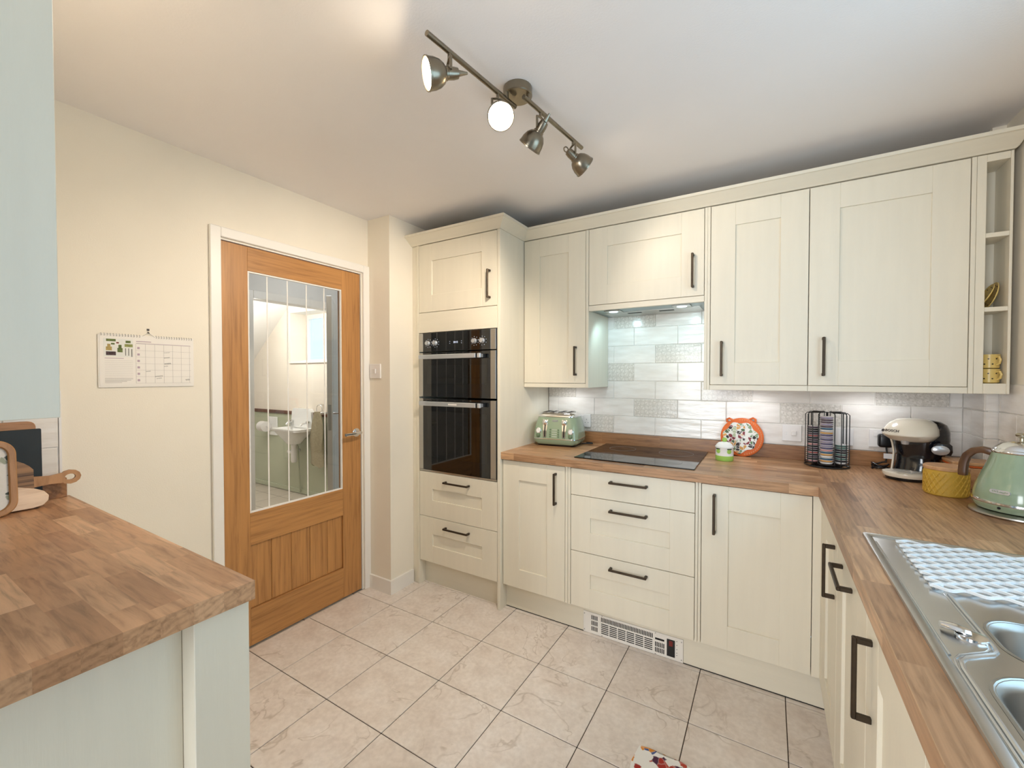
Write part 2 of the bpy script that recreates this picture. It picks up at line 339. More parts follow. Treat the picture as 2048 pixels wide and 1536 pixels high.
def prism(bm, poly, f, a0, a1):
    """polygon of (u,v) extruded; f(u,v,a) gives the point"""
    return loft(bm, [[f(u, v, a0) for u, v in poly], [f(u, v, a1) for u, v in poly]])
def frame_boxes(bm, f, u0, u1, z0, z1, d0, d1, w):
    for a in ((u0, u0+w, z0, z1), (u1-w, u1, z0, z1), (u0+w, u1-w, z0, z0+w), (u0+w, u1-w, z1-w, z1)): fb(bm, f, *a, d0, d1)
def rot_bm(bm, m): bmesh.ops.transform(bm, matrix=m, verts=bm.verts); return bm
# face frames: u along the face, z up, d outward from the plane pf
def fb(bm, f, u0, u1, z0, z1, d0, d1, bev=0.0, seg=1):
    k, pf = f
    if k == '-y': return box(bm, u0, u1, pf-d1, pf-d0, z0, z1, bev, seg)
    if k == '+y': return box(bm, u0, u1, pf+d0, pf+d1, z0, z1, bev, seg)
    if k == '-x': return box(bm, pf-d1, pf-d0, u0, u1, z0, z1, bev, seg)
    return box(bm, pf+d0, pf+d1, u0, u1, z0, z1, bev, seg)
def fp(f, u, z, d):
    k, pf = f
    return {'-y': (u, pf-d, z), '+y': (u, pf+d, z), '-x': (pf-d, u, z), '+x': (pf+d, u, z)}[k]
def text(name, s, size, mat, parent, m, ext=0.0006):
    """lettering as thin raised mesh; m maps text xy into the build frame"""
    c = bpy.data.curves.new(name, 'FONT'); c.body = s; c.size = size; c.extrude = ext; c.align_x = 'CENTER'; c.align_y = 'CENTER'; c.resolution_u = 2
    t = bpy.data.objects.new(name, c); COL.objects.link(t)
    me = bpy.data.meshes.new_from_object(t.evaluated_get(bpy.context.evaluated_depsgraph_get()))
    bpy.data.objects.remove(t); bpy.data.curves.remove(c)
    bm = B(); bm.from_mesh(me); bpy.data.meshes.remove(me); rot_bm(bm, m)
    return obj(name, bm, mat, parent)
# ------------------------------------------------------------------ setting
ZC = 2.338; XD = -1.0908; YW = 0.608; XR = 1.889; YN = -4.60; ZW = 0.9161; ZWB = 0.8767
def struct(name, b, mat, label=None, parent=None):
    o = boxo(name, b, mat, parent)
    if parent is None: tag(o, label, kind='structure')
    return o
def multi(name, bs, mat, label=None, kind='structure'):
    bm = B()
    for b in bs: box(bm, *b)
    return tag(obj(name, bm, mat), label, kind=kind)
# floor: grout bed with individual tiles
floor = struct('floor', (XD, XR, YN, YW, -0.06, -0.004), 'grout_floor', 'beige marbled ceramic tile floor with dark grout')
GX, GY, TX, TY = -0.8028, -0.9634, 0.3288, 0.3272
xs = [GX+TX*i for i in range(-1, 8)]; ys = [GY+TY*j for j in range(-5, 5)]
protos = {}
for i in range(len(xs)-1):
    for j in range(len(ys)-1):
        x0, x1 = max(xs[i], XD)+0.0016, min(xs[i+1], 1.33)-0.0016
        y0, y1 = max(ys[j], -2.6)+0.0016, min(ys[j+1], 0.075)-0.0016
        if x1-x0 < 0.015 or y1-y0 < 0.012: continue
        if x1 < -0.91 and y0 > -0.2: continue
        if x0 < -0.9 and y1 > -0.24 and x1 < -0.9: continue
        if x1 < 0.0 and y1 < -1.7: continue
        key = (round(x1-x0, 3), round(y1-y0, 3))
        if key in protos:
            p0, q = protos[key]; o = copy_of(q, 'floor_tile', floor, (x0-p0[0], y0-p0[1], 0))
        else:
            o = boxo('floor_tile', (x0, x1, y0, y1, -0.004, 0.0), 'floor_tile', floor, bev=0.0012); protos[key] = ((x0, y0), o)
struct('floor_added_room', (XD, XR, YN, -2.6, -0.05, -0.001), 'added_room_floor', 'dark floor of the added room behind the photographer')
struct('ceiling', (XD-0.1, XR+0.12, YN, YW+0.1, ZC, ZC+0.08), 'ceiling_paint', 'plain off-white plaster ceiling')
struct('wall_back', (XD-0.1, XR+0.12, YW, YW+0.1, 0, ZC), 'wall_paint', 'cream wall behind the hob run')
# door wall: opening y -1.0775 .. -0.262, z < 2.0
DO0, DO1, DOT = -1.073, -0.268, 1.994
multi('wall_left', [(XD-0.1, XD, -2.305, DO0, 0, ZC), (XD-0.1, XD, DO1, YW, 0, ZC), (XD-0.1, XD, DO0, DO1, DOT, ZC)], 'wall_paint', 'cream painted wall with the oak door and the calendar')
struct('wall_pillar', (XD, -0.897, -0.2152, YW, 0, ZC), 'wall_paint', 'cream wall projection between the door and the oven unit')
# sink wall with window opening (outside the picture), box-out in the corner
SW0, SW1, SZ0, SZ1 = -1.80, -0.50, 1.09, 2.06
multi('wall_added_room', [(XR, XR+0.12, YN, -2.20, 0, ZC), (XD-0.1, XD, YN, -2.305, 0, ZC)], 'added_room_paint', 'grey-blue side walls of the added room behind the photographer')
multi('wall_right', [(XR, XR+0.12, -2.20, SW0, 0, ZC), (XR, XR+0.12, SW1, YW, 0, ZC), (XR, XR+0.12, SW0, SW1, 0, SZ0), (XR, XR+0.12, SW0, SW1, SZ1, ZC)], 'wall_paint', 'cream wall along the sink run')
struct('wall_box', (1.850, XR, 0.387, YW, 0, ZC), 'wall_paint', 'narrow boxed-in corner beside the coffee machine')
# near wall behind the left-hand units, and the added room's rear wall with its fill window
struct('wall_stub', (XD, 0.09, -2.305, -2.205, 0, ZC), 'wall_paint', 'cream wall behind the left-hand units')
RW0, RW1, RZ0, RZ1 = -0.36, 0.66, 0.38, 2.12
multi('wall_front', [(XD-0.1, RW0, YN-0.1, YN, 0, ZC), (RW1, XR+0.12, YN-0.1, YN, 0, ZC), (RW0, RW1, YN-0.1, YN, 0, RZ0), (RW0, RW1, YN-0.1, YN, RZ1, ZC)], 'added_room_paint', 'grey-blue rear wall of the added room behind the photographer')
def window(name, f, u0, u1, z0, z1, d0, label, mull=1):
    bm = B(); frame_boxes(bm, f, u0, u1, z0, z1, d0, d0+0.05, 0.05)
    for i in range(mull):
        c = u0+(u1-u0)*(i+1)/(mull+1); fb(bm, f, c-0.03, c+0.03, z0+0.05, z1-0.05, d0, d0+0.05)
    w = tag(obj(name, bm, 'white_gloss'), label, kind='structure')
    obj('pane', fb(B(), f, u0+0.05, u1-0.05, z0+0.05, z1-0.05, d0+0.02, d0+0.026), 'pane_glass', w)
    return w
window('window_1', ('-x', XR+0.12), SW0, SW1, SZ0, SZ1, 0.0, 'white window over the sink')
window('added_window', ('+y', YN-0.1), RW0, RW1, RZ0, RZ1, 0.0, 'added white window behind the photographer for fill light', mull=2)  # unseen window, put in as a source of frontal fill
# skirting on the projection and beside the door
bm = B(); box(bm, XD+0.0, -0.883, -0.229, -0.2152, 0, 0.085); box(bm, -0.897, -0.883, -0.2152, -0.03, 0, 0.085)
tag(obj('baseboard_pillar', bm, 'white_gloss'), 'white skirting board around the foot of the wall projection', kind='structure')
boxo('baseboard_left', (XD, XD+0.014, -1.57, -1.118, 0, 0.085), 'white_gloss', bev=0.002)['kind'] = 'structure'
# architrave and door lining
tr = thing('trim_1', 'white painted architrave around the oak door', None, (XD, -0.67, 0)); tr['kind'] = 'structure'
A0, A1, AT = -1.114, -0.2155, 2.045
boxo('architrave_leg', (XD, XD+0.016, A0, A0+0.046, 0, AT), 'white_gloss', tr, bev=0.003)
boxo('architrave_leg', (XD, XD+0.016, A1-0.046, A1, 0, AT), 'white_gloss', tr, bev=0.003)
boxo('architrave_head', (XD, XD+0.016, A0+0.046, A1-0.046, AT-0.046, AT), 'white_gloss', tr, bev=0.003)
bm = B(); box(bm, XD-0.1, XD, DO0, DO0+0.004, 0, DOT); box(bm, XD-0.1, XD, DO1-0.004, DO1, 0, DOT); box(bm, XD-0.1, XD, DO0, DO1, DOT-0.004, DOT)
box(bm, XD-0.075, XD-0.05, DO0, DO0+0.016, 0, DOT); box(bm, XD-0.075, XD-0.05, DO1-0.016, DO1, 0, DOT)
obj('door_lining', bm, 'white_gloss', tr)

# ------------------------------------------------------------------ oak door with glass
S0, S1, ST = -1.066, -0.276, 1.986; DX1 = XD-0.004; DX0 = DX1-0.038
door = thing('door_1', 'oak veneer door with a clear glass panel and five lower planks', None, (XD, -0.67, 0)); door['kind'] = 'structure'
G0, G1, GZ0, GZ1 = -0.943, -0.408, 0.671, 1.869
boxo('stile', (DX0, DX1, S0, G0, 0.008, ST), 'oak_v', door, bev=0.0012)
boxo('stile', (DX0, DX1, G1, S1, 0.008, ST), 'oak_v', door, bev=0.0012)
boxo('top_rail', (DX0, DX1, G0, G1, GZ1, ST), 'oak_h', door, bev=0.0008)
boxo('lock_rail', (DX0, DX1, G0, G1, 0.511, GZ0), 'oak_h', door, bev=0.0008)
boxo('bottom_rail', (DX0, DX1, G0, G1, 0.008, 0.19), 'oak_h', door, bev=0.0008)
edges = [G0, -0.834, -0.727, -0.618, -0.508, G1]
for i in range(5):
    boxo('panel_plank', (DX0+0.012, DX1-0.010, edges[i]+0.0006, edges[i+1]-0.0006, 0.19, 0.511), 'oak_v', door, bev=0.0035)
pane = boxo('glass_pane', (DX1-0.021, DX1-0.015, G0, G1, GZ0, GZ1), 'pane_glass', door)
bm = B(); f = ('+x', DX1-0.015)
frame_boxes(bm, f, G0, G1, GZ0, GZ1, 0.0, 0.012, 0.007)
obj('glazing_bead', bm, 'white_gloss', door, label='thin glazing bead, bevel reflection painted white')  # white stands in for the reflection along the bevel
for y in (-0.842, -0.735, -0.626, -0.516):
    boxo('etched_line', (DX1-0.0148, DX1-0.0138, y-0.0032, y+0.0032, GZ0+0.007, GZ1-0.007), 'white_gloss', pane)
# lever handle
bm = B(); rot_bm(lathe(bm, [(0.0, 0), (0.026, 0), (0.026, 0.007), (0.023, 0.009), (0.010, 0.010), (0.009, 0.045), (0.0, 0.045)], seg=24), Matrix.Translation((DX1, -0.313, 1.003)) @ Matrix.Rotation(PI/2, 4, 'Y'))
hd = obj('door_handle', bm, 'chrome', door, smooth=True, label='chrome lever handle')
bm = B(); tube(bm, [(DX1+0.042, -0.306, 1.003), (DX1+0.046, -0.325, 1.003), (DX1+0.047, -0.36, 1.002), (DX1+0.046, -0.42, 1.001)], 0.0095, 12)
obj('lever', bm, 'chrome', hd, smooth=True)
for z0, z1 in ((1.757, 1.835), (0.995, 1.07), (0.20, 0.275)):
    bm = B(); tube(bm, [(DX1+0.004, S0-0.003, z0), (DX1+0.004, S0-0.003, z1)], 0.005, 8); box(bm, DX1-0.03, DX1+0.001, S0-0.003, S0-0.001, z0, z1)
    obj('hinge', bm, 'brushed_steel', door)
# ------------------------------------------------------------------ hall and cloakroom behind the glass
HX = -2.495; WY = 0.86
struct('floor_hall', (-4.9, XD-0.0, -1.7, 1.1, -0.06, -0.005), 'hall_floor', 'pale tiled hall and cloakroom floor beyond the door')
struct('ceiling_hall', (HX-0.1, XD-0.1, -1.7, 1.1, ZC, ZC+0.05), 'wc_white', 'white hall ceiling')
struct('wall_hall_end', (HX, XD-0.1, WY, WY+0.1, 0, ZC), 'wc_white', 'white end wall of the hall')
struct('wall_hall_near', (-4.9, XD-0.1, -1.7, -1.6, 0, 2.6), 'wc_white', 'white near wall of the hall')
multi('wall_hall', [(HX-0.1, HX, -1.6, -0.195, 0, ZC), (HX-0.1, HX, 0.615, WY, 0, ZC), (HX-0.1, HX, -0.195, 0.615, 1.985, ZC)], 'wc_white', 'white hall wall with the cloakroom doorway')
bm = B()
for b in ((HX, HX+0.018, -0.262, -0.195, 0, 2.05), (HX, HX+0.018, 0.615, 0.682, 0, 2.05), (HX, HX+0.018, -0.195, 0.615, 1.985, 2.05)): box(bm, *b, bev=0.003)
tag(obj('trim_2', bm, 'white_gloss'), 'white architrave around the cloakroom doorway', kind='structure')
boxo('baseboard_hall', (HX, HX+0.016, -1.6, -0.265, 0, 0.10), 'white_gloss', bev=0.003)['kind'] = 'structure'
# cloakroom walls: green dado, cream above, window recess in the wall
VX0, VX1, VZ0, VZ1 = -3.71, -2.99, 1.50, 2.09
multi('wall_cloak', [(-4.9, HX-0.1, WY, WY+0.25, 0.945, VZ0), (-4.9, VX0, WY, WY+0.25, VZ0, VZ1), (VX1, HX-0.1, WY, WY+0.25, VZ0, VZ1), (-4.9, HX-0.1, WY, WY+0.25, VZ1, 2.6)], 'wc_cream', 'cream upper wall of the cloakroom around the window')
struct('wall_cloak_dado', (-4.9, HX-0.1, WY-0.004, WY+0.25, 0, 0.905), 'wc_green', 'sage green lower wall of the cloakroom')
o = boxo('trim_3', (-4.8, HX-0.1, WY-0.018, WY+0.05, 0.905, 0.945), 'dado_wood', bev=0.004); tag(o, 'dark wooden dado rail in the cloakroom', kind='structure')
o = boxo('baseboard_cloak', (-4.8, HX-0.1, WY-0.018, WY-0.004, 0, 0.05), 'wc_green', bev=0.003); tag(o, 'green skirting board in the cloakroom', kind='structure')
struct('wall_cloak_end', (-4.9, -4.8, -1.6, WY, 0, 2.6), 'wc_white', 'white far wall of the cloakroom')
bm = B(); zs = lambda x: 1.564+0.798*(x+4.504)
loft(bm, [[(x, -1.6, zs(x)), (x, WY, zs(x)), (x, WY, zs(x)+0.06), (x, -1.6, zs(x)+0.06)] for x in (-4.8, -3.45)])
box(bm, -3.45, HX-0.1, -1.6, WY, zs(-3.45), zs(-3.45)+0.06)
tag(obj('ceiling_cloak', bm, 'wc_white'), 'white sloping cloakroom ceiling', kind='structure')
window('window_3', ('-y', WY+0.25), VX0, VX1, VZ0, VZ1, 0.0, 'small white casement window in the cloakroom recess', mull=1)
o = boxo('trim_4', (VX0-0.0, VX1, WY-0.02, WY+0.20, VZ0-0.0, VZ0+0.02), 'white_gloss', bev=0.004); tag(o, 'white window sill in the cloakroom', kind='structure')
def starfish(x, y, z, r, rz, label):
    bm = B(); top = bm.verts.new((0, 0, r*0.28)); bot = bm.verts.new((0, 0, 0)); ring = []
    for i in range(10):
        a = rz+2*PI*i/10; q = r if i % 2 == 0 else r*0.36; ring.append(bm.verts.new((q*math.cos(a), q*math.sin(a), 0.004)))
    for i in range(10): bm.faces.new((top, ring[i], ring[(i+1) % 10])); bm.faces.new((bot, ring[(i+1) % 10], ring[i]))
    bmesh.ops.subdivide_edges(bm, edges=bm.edges, cuts=1, use_grid_fill=True)
    rot_bm(bm, Matrix.Translation((x, y, z)))
    tag(obj('starfish', bm, 'pot_white'), label, 'ornament', 'starfish on the cloakroom sill')
starfish(-3.50, 0.93, VZ0+0.02, 0.075, 0.2, 'white starfish at the left of the cloakroom window sill')
starfish(-3.32, 0.92, VZ0+0.02, 0.055, 0.7, 'smaller white starfish at the right of the cloakroom window sill')
# cloakroom door standing open into the hall
d2 = thing('door_2', 'pale grey-white panelled door standing open into the hall', None, (-2.39, 0.50, 0), rot=math.atan2(-0.50, 0.60)); d2['kind'] = 'structure'
boxo('slab', (0.0, 0.745, -0.019, 0.019, 0.008, 1.975), 'white_gloss', d2, bev=0.002)
for z0, z1 in ((0.2, 0.85), (1.05, 1.82)): boxo('panel', (0.12, 0.62, 0.019, 0.022, z0, z1), 'white_gloss', d2, bev=0.002); boxo('panel', (0.12, 0.62, -0.022, -0.019, z0, z1), 'white_gloss', d2, bev=0.002)
boxo('lock_plate', (0.745, 0.747, -0.011, 0.011, 0.93, 1.13), 'brushed_steel', d2)
for s in (-1, 1):
    bm = B(); tube(bm, [(0.69, s*0.019, 1.06), (0.69, s*0.065, 1.06), (0.66, s*0.068, 1.06), (0.58, s*0.066, 1.058)], 0.009, 10); obj('door_handle', bm, 'chrome', d2, smooth=True)
# basin
bs = thing('wash_basin', 'small white wall-hung basin with tall splashback in the cloakroom', 'basin', (-3.44, WY-0.13, 0.55))
bm = B(); cx, cy = -3.44, WY-0.135
secs = []
for w, d, z, r in ((0.16, 0.12, 0.60, 0.05), (0.26, 0.19, 0.66, 0.07), (0.40, 0.25, 0.735, 0.06), (0.46, 0.262, 0.745, 0.04), (0.46, 0.262, 0.772, 0.04), (0.40, 0.21, 0.775, 0.06), (0.30, 0.15, 0.70, 0.07), (0.10, 0.08, 0.675, 0.04)):
    secs.append(rrect(w, d, r, z, 4, cx, cy))
loft(bm, secs); obj('bowl', bm, 'ceramic', bs, smooth=True)
bm = B(); prism(bm, [(-3.64, 0.77), (-3.24, 0.77), (-3.26, 0.95), (-3.29, 0.985), (-3.59, 0.985), (-3.62, 0.95)], lambda u, v, a: (u, a, v), WY-0.045, WY-0.004); obj('splashback', bm, 'ceramic', bs)
for s in (-1, 1):
    bm = B(); tube(bm, [(cx+s*0.16, WY-0.07, 0.772), (cx+s*0.16, WY-0.07, 0.83), (cx+s*0.14, WY-0.12, 0.825), (cx+s*0.135, WY-0.14, 0.805)], 0.011, 8); lathe(bm, [(0.022, 0.83), (0.022, 0.85), (0.008, 0.856)], (cx+s*0.16, WY-0.07, 0), 10); obj('tap', bm, 'chrome', bs, smooth=True)
bm = B(); lathe(bm, [(0.03, 0), (0.03, -0.05)][::-1], (cx, cy, 0.605), 14); lathe(bm, [(0.026, 0.39), (0.032, 0.41), (0.032, 0.52), (0.024, 0.56)], (cx, cy, 0), 14); tube(bm, [(cx, cy, 0.50), (cx-0.10, cy, 0.50), (cx-0.10, WY-0.004, 0.50)], 0.019, 10); obj('bottle_trap', bm, 'white_plastic', bs, smooth=True)
bm = B(); tube(bm, [(-3.55, WY-0.06, 0.70), (-3.56, WY-0.06, 0.62), (-3.50, WY-0.05, 0.55), (-3.50, WY-0.03, 0.02)], 0.009, 8); obj('supply_pipe', bm, 'wc_green', bs, smooth=True)
# toilet roll holder
t = thing('toilet_roll_holder', 'white wall holder with a toilet roll on the green cloakroom wall', 'roll holder', (-4.06, WY-0.06, 0.63))
boxo('back_plate', (-4.16, -3.97, WY-0.022, WY-0.004, 0.635, 0.86), 'ceramic', t, bev=0.006)
bm = B(); rot_bm(lathe(bm, [(0.022, -0.055), (0.062, -0.055), (0.062, 0.055), (0.022, 0.055)], seg=20), Matrix.Translation((-4.14, WY-0.085, 0.745)) @ Matrix.Rotation(PI/2, 4, 'Y')); obj('paper_roll', bm, 'white_plastic', t, smooth=True)
bm = B(); tube(bm, [(-4.0, WY-0.02, 0.69), (-4.0, WY-0.085, 0.70), (-4.07, WY-0.085, 0.745), (-4.20, WY-0.085, 0.745)], 0.006, 8); obj('arm', bm, 'chrome', t)
# towel on a ring by the basin
t = thing('hand_towel', 'beige hand towel hanging beside the cloakroom basin', 'towel', (-3.16, WY-0.07, 0.38))
bm = B(); secs = []
for k in range(9):
    z = 0.965-0.585*k/8; w = 0.035+0.075*math.sin(min(1, k/4)*PI/2)
    ring = []
    for i in range(16):
        a = 2*PI*i/16; ring.append((-3.10-0.02*k/8+w*math.cos(a)*(1+0.1*math.sin(3*a+k)), WY-0.07+(0.028+0.010*math.sin(5*a+k*0.6))*math.sin(a), z+(0.02*math.sin(a*2) if k == 8 else 0)))
    secs.append(ring)
loft(bm, secs); obj('cloth', bm, 'towel', t, smooth=True)
bm = B(); tube(bm, [(-3.10+0.05*math.cos(a), WY-0.05, 0.99+0.05*math.sin(a)) for a in [2*PI*i/16 for i in range(16)]], 0.004, 6, closed=True); tube(bm, [(-3.10, WY-0.004, 1.04), (-3.10, WY-0.05, 1.04)], 0.008, 8); obj('ring', bm, 'chrome', t)
o = tag(boxo('floor_mat', (-3.2, -2.75, -0.18, 0.10, -0.004, 0.008), 'yellow_mat', bev=0.003), 'pale yellow mat on the floor beyond the glass', 'mat')
# ------------------------------------------------------------------ kitchen units
HB = 'handle_bronze'
def handle(parent, f, u, z, orient='v', L=0.17):
    """square bow handle with its two posts on face f"""
    h = L/2; bm = B()
    if orient == 'v':
        fb(bm, f, u-0.0055, u+0.0055, z-h, z+h, 0.024, 0.033, 0.0022)
        for s in (-1, 1): fb(bm, f, u-0.0055, u+0.0055, z+s*(h-0.0062)-0.006, z+s*(h-0.0062)+0.006, 0.0, 0.026, 0.0015)
    else:
        fb(bm, f, u-h, u+h, z-0.0055, z+0.0055, 0.024, 0.033, 0.0022)
        for s in (-1, 1): fb(bm, f, u+s*(h-0.0062)-0.006, u+s*(h-0.0062)+0.006, z-0.0055, z+0.0055, 0.0, 0.026, 0.0015)
    return obj('handle', bm, HB, parent)
SW = 0.107
def shaker(name, parent, f, u0, u1, z0, z1, h=None, flat=False):
    """framed door or drawer front: two stiles, rails between them and a sunk panel"""
    bm = B(); t = 0.020; bv = 0.0010; g = 0.0015
    u0 += g; u1 -= g; z0 += g; z1 -= g
    fb(bm, f, u0, u0+SW, z0, z1, -t, 0, bv); fb(bm, f, u1-SW, u1, z0, z1, -t, 0, bv)
    if flat: fb(bm, f, u0+SW, u1-SW, z0, z1, -t, 0, bv)
    else:
        fb(bm, f, u0+SW, u1-SW, z0, z0+SW, -t, 0, bv); fb(bm, f, u0+SW, u1-SW, z1-SW, z1, -t, 0, bv)
        fb(bm, f, u0+SW-0.002, u1-SW+0.002, z0+SW-0.002, z1-SW+0.002, -t+0.002, -0.008)
    d = obj(name, bm, 'cabinet_cream', parent)
    if h: handle(d, f, *h)
    return d
Y0 = 0.0; FY = ('-y', 0.0)
# ---- tall oven housing
YT = -0.0248; FT = ('-y', YT); TB = 0.598
tall = thing('oven_housing_cabinet', 'tall cream cabinet housing the double oven, with two drawers below', 'cabinet', (-0.54, 0.28, 0))
boxo('side_panel', (-0.2325, -0.2135, YT, TB, 0.0, 2.190), 'cabinet_cream', tall, bev=0.001)
boxo('side_panel', (-0.855, -0.8365, YT, TB, 0.0, 2.190), 'cabinet_cream', tall, bev=0.001)
boxo('filler_strip', (-0.8965, -0.8562, YT+0.006, YT+0.026, 0.0, 2.190), 'cabinet_cream', tall, bev=0.001)
boxo('upper_box', (-0.836, -0.233, YT+0.022, TB, 1.640, 2.190), 'cabinet_cream', tall)
boxo('lower_box', (-0.836, -0.233, YT+0.022, TB, 0.150, 0.735), 'cabinet_cream', tall)
boxo('infill_panel', (-0.8345, -0.2345, YT, YT+0.020, 1.629, 1.7555), 'cabinet_cream_h', tall, bev=0.001)
shaker('door', tall, FT, -0.8345, -0.2335, 1.7571, 2.1877, (-0.282, 1.883, 'v', 0.165))
shaker('drawer', tall, FT, -0.8345, -0.2335, 0.4527, 0.7420, (-0.5235, 0.692, 'h', 0.19))
shaker('drawer', tall, FT, -0.8345, -0.2335, 0.1600, 0.4527, (-0.5245, 0.4045, 'h', 0.19))
boxo('plinth', (-0.836, -0.233, YT+0.055, YT+0.071, 0.0, 0.149), 'cabinet_cream_h', tall)
# ---- base units on the hob wall
def base(name, label, x0, x1, fronts, loc):
    c = thing(name, label, 'cabinet', loc)
    boxo('carcass', (x0+0.001, x1-0.001, 0.022, 0.598, 0.150, ZWB-0.002), 'cabinet_cream', c)
    for fr in fronts: shaker(fr[0], c, FY, x0, x1, *fr[1:])
    return c
c1 = base('base_cabinet', 'narrow cream base cabinet with one door beside the oven housing', -0.2110, 0.1805, [('door', 0.1466, 0.872, (0.127, 0.7485, 'v'))], (-0.015, 0.3, 0.15))
c2 = base('drawer_cabinet', 'cream base cabinet with three drawers under the hob', 0.2121, 0.8187, [('drawer', 0.7306, 0.872, (0.517, 0.8235, 'h', 0.185), True), ('drawer', 0.4377, 0.7306, (0.517, 0.680, 'h', 0.185)), ('drawer', 0.1466, 0.4377, (0.518, 0.390, 'h', 0.185))], (0.515, 0.3, 0.15))
c3 = base('base_cabinet', 'cream base cabinet with one door next to the room corner', 0.8445, 1.2533, [('door', 0.1466, 0.872, (0.898, 0.7445, 'v', 0.175))], (1.05, 0.3, 0.15))
for x0, x1, p in ((0.1815, 0.2111, c1), (0.8197, 0.8435, c2)):
    m = (x0+x1)/2
    boxo('end_panel', (x0, m-0.0008, -0.001, 0.598, 0.1466, ZWB-0.002), 'cabinet_cream', p, bev=0.0008)
    boxo('end_panel', (m+0.0008, x1, -0.001, 0.598, 0.1466, ZWB-0.002), 'cabinet_cream', p, bev=0.0008)
boxo('corner_post', (1.2543, 1.2890, -0.001, 0.022, 0.1466, ZWB-0.002), 'cabinet_cream', c3, bev=0.001)
HX0, HX1, HZ = 0.269, 0.766, 0.112
p = thing('plinth', 'cream plinth board below the base cabinets of the hob run', 'plinth', (0.54, 0.052, 0))
bm = B(); box(bm, -0.213, HX0-0.001, 0.044, 0.060, 0.001, 0.149); box(bm, HX1+0.001, 1.333, 0.044, 0.060, 0.001, 0.149); box(bm, HX0-0.001, HX1+0.001, 0.044, 0.060, HZ+0.001, 0.149)
obj('board', bm, 'cabinet_cream_h', p)
boxo('rubber_seal', (-0.213, 1.333, 0.0425, 0.0438, 0.0005, 0.004), 'dark_gap', p)
# ---- sink run, fronts facing -x
XS = 1.281; FS = ('-x', XS)
def sbase(name, label, y0, y1, door, loc):
    c = thing(name, label, 'cabinet', loc)
    boxo('carcass', (XS+0.022, XR-0.003, y0+0.001, y1-0.001, 0.150, 0.70), 'cabinet_cream', c)
    shaker(door[0], c, FS, y0, y1, 0.1466, 0.872, door[1]); return c
s1 = sbase('base_cabinet', 'cream sink-run cabinet nearest the corner, upright handle', -0.457, -0.062, ('door', (-0.405, 0.735, 'v')), (1.6, -0.26, 0.15))
boxo('corner_post', (XS, XS+0.02, -0.0605, -0.0015, 0.1466, ZWB-0.002), 'cabinet_cream', s1, bev=0.001)
sbase('integrated_dishwasher', 'cream fronted appliance door with a level handle in the sink run', -0.908, -0.458, ('door', (-0.645, 0.815, 'h')), (1.6, -0.68, 0.15))
sbase('sink_base_cabinet', 'cream cabinet below the sink bowls', -1.41, -0.909, ('door', (-0.965, 0.735, 'v')), (1.6, -1.16, 0.15))
sbase('base_cabinet', 'cream sink-run cabinet nearest the photographer', -2.02, -1.411, ('door', (-1.465, 0.735, 'v')), (1.6, -1.7, 0.15))
tag(boxo('plinth', (XS+0.052, XS+0.068, -2.02, 0.0425, 0.001, 0.149), 'cabinet_cream'), 'cream plinth board below the sink run', 'plinth')
# ---- worktops
def worktop(name, label, bs, mat):
    bm = B()
    for b in bs: box(bm, *b, ZWB, ZW)
    return tag(obj(name, bm, mat), label, 'worktop')
XF = 1.270
HBX0, HBX1, HBY0, HBY1 = 0.212, 0.808, 0.044, 0.572
worktop('worktop', 'wood block worktop along the hob wall', [(-0.2133, XF+0.028, -0.0166, 0.5995)], 'worktop_x')
BX0, BX1, BY0, BY1 = 1.352, 1.800, -1.500, -0.960
worktop('worktop', 'wood block worktop of the sink run', [(XF, BX0, -2.05, -0.0166), (XF+0.0282, XR-0.001, -0.0166, 0.386), (XF+0.0282, 1.8495, 0.386, 0.5995), (BX1, XR-0.001, -2.05, -0.0166), (BX0, BX1, -2.05, BY0), (BX0, BX1, BY1, -0.0166)], 'worktop_y')
u = thing('upstand', 'wood upstand strip along the back of the hob worktop', 'upstand', (0.8, 0.59, ZW))
boxo('strip', (-0.2133, 1.833, 0.5815, 0.5995, ZW, 0.988), 'upstand_wood', u, bev=0.0012)
boxo('strip', (1.8335, 1.8495, 0.387, 0.5995, ZW, 0.988), 'upstand_wood', u, bev=0.0012)
# ---- wall units
YU = 0.25; FU = ('-y', YU); UB, UT, UR = 1.309, 2.187, 1.284; YB = 0.5975
def wallunit(name, label, x0, x1, z0, h, loc):
    c = thing(name, label, 'cabinet', loc)
    boxo('carcass', (x0+0.001, x1-0.001, YU+0.022, YB, z0, UT), 'cabinet_cream', c)
    shaker('door', c, FU, x0, x1, z0, UT, h); return c
wa = wallunit('wall_cabinet', 'narrow cream wall cabinet above the toaster', -0.2110, 0.1950, UB, (0.136, 1.440, 'v'), (-0.01, 0.42, UB))
wb = wallunit('hood_cabinet', 'short cream cabinet above the cooker hood', 0.2130, 0.8190, 1.7545, (0.7665, 1.8815, 'v'), (0.515, 0.42, 1.7545))
wc = wallunit('wall_cabinet', 'cream wall cabinet to the right of the cooker hood', 0.8470, 1.2470, UB, (0.9, 1.4365, 'v'), (1.05, 0.42, UB))
wd = wallunit('wall_cabinet', 'widest cream wall cabinet above the coffee machine', 1.2470, 1.7545, UB, (1.302, 1.4375, 'v'), (1.5, 0.42, UB))
boxo('end_panel', (0.1960, 0.2120, YU-0.001, YB, UR, UT), 'cabinet_cream', wa, bev=0.001)
boxo('light_rail', (-0.2110, 0.1955, YU, YU+0.02, UR, UB-0.001), 'cabinet_cream_h', wa, bev=0.001)
boxo('end_panel', (0.8200, 0.8330, YU-0.001, YB, UR, UT), 'cabinet_cream', wc, bev=0.001)
boxo('end_panel', (0.8335, 0.8460, YU-0.001, YB, UR, UT), 'cabinet_cream', wc, bev=0.001)
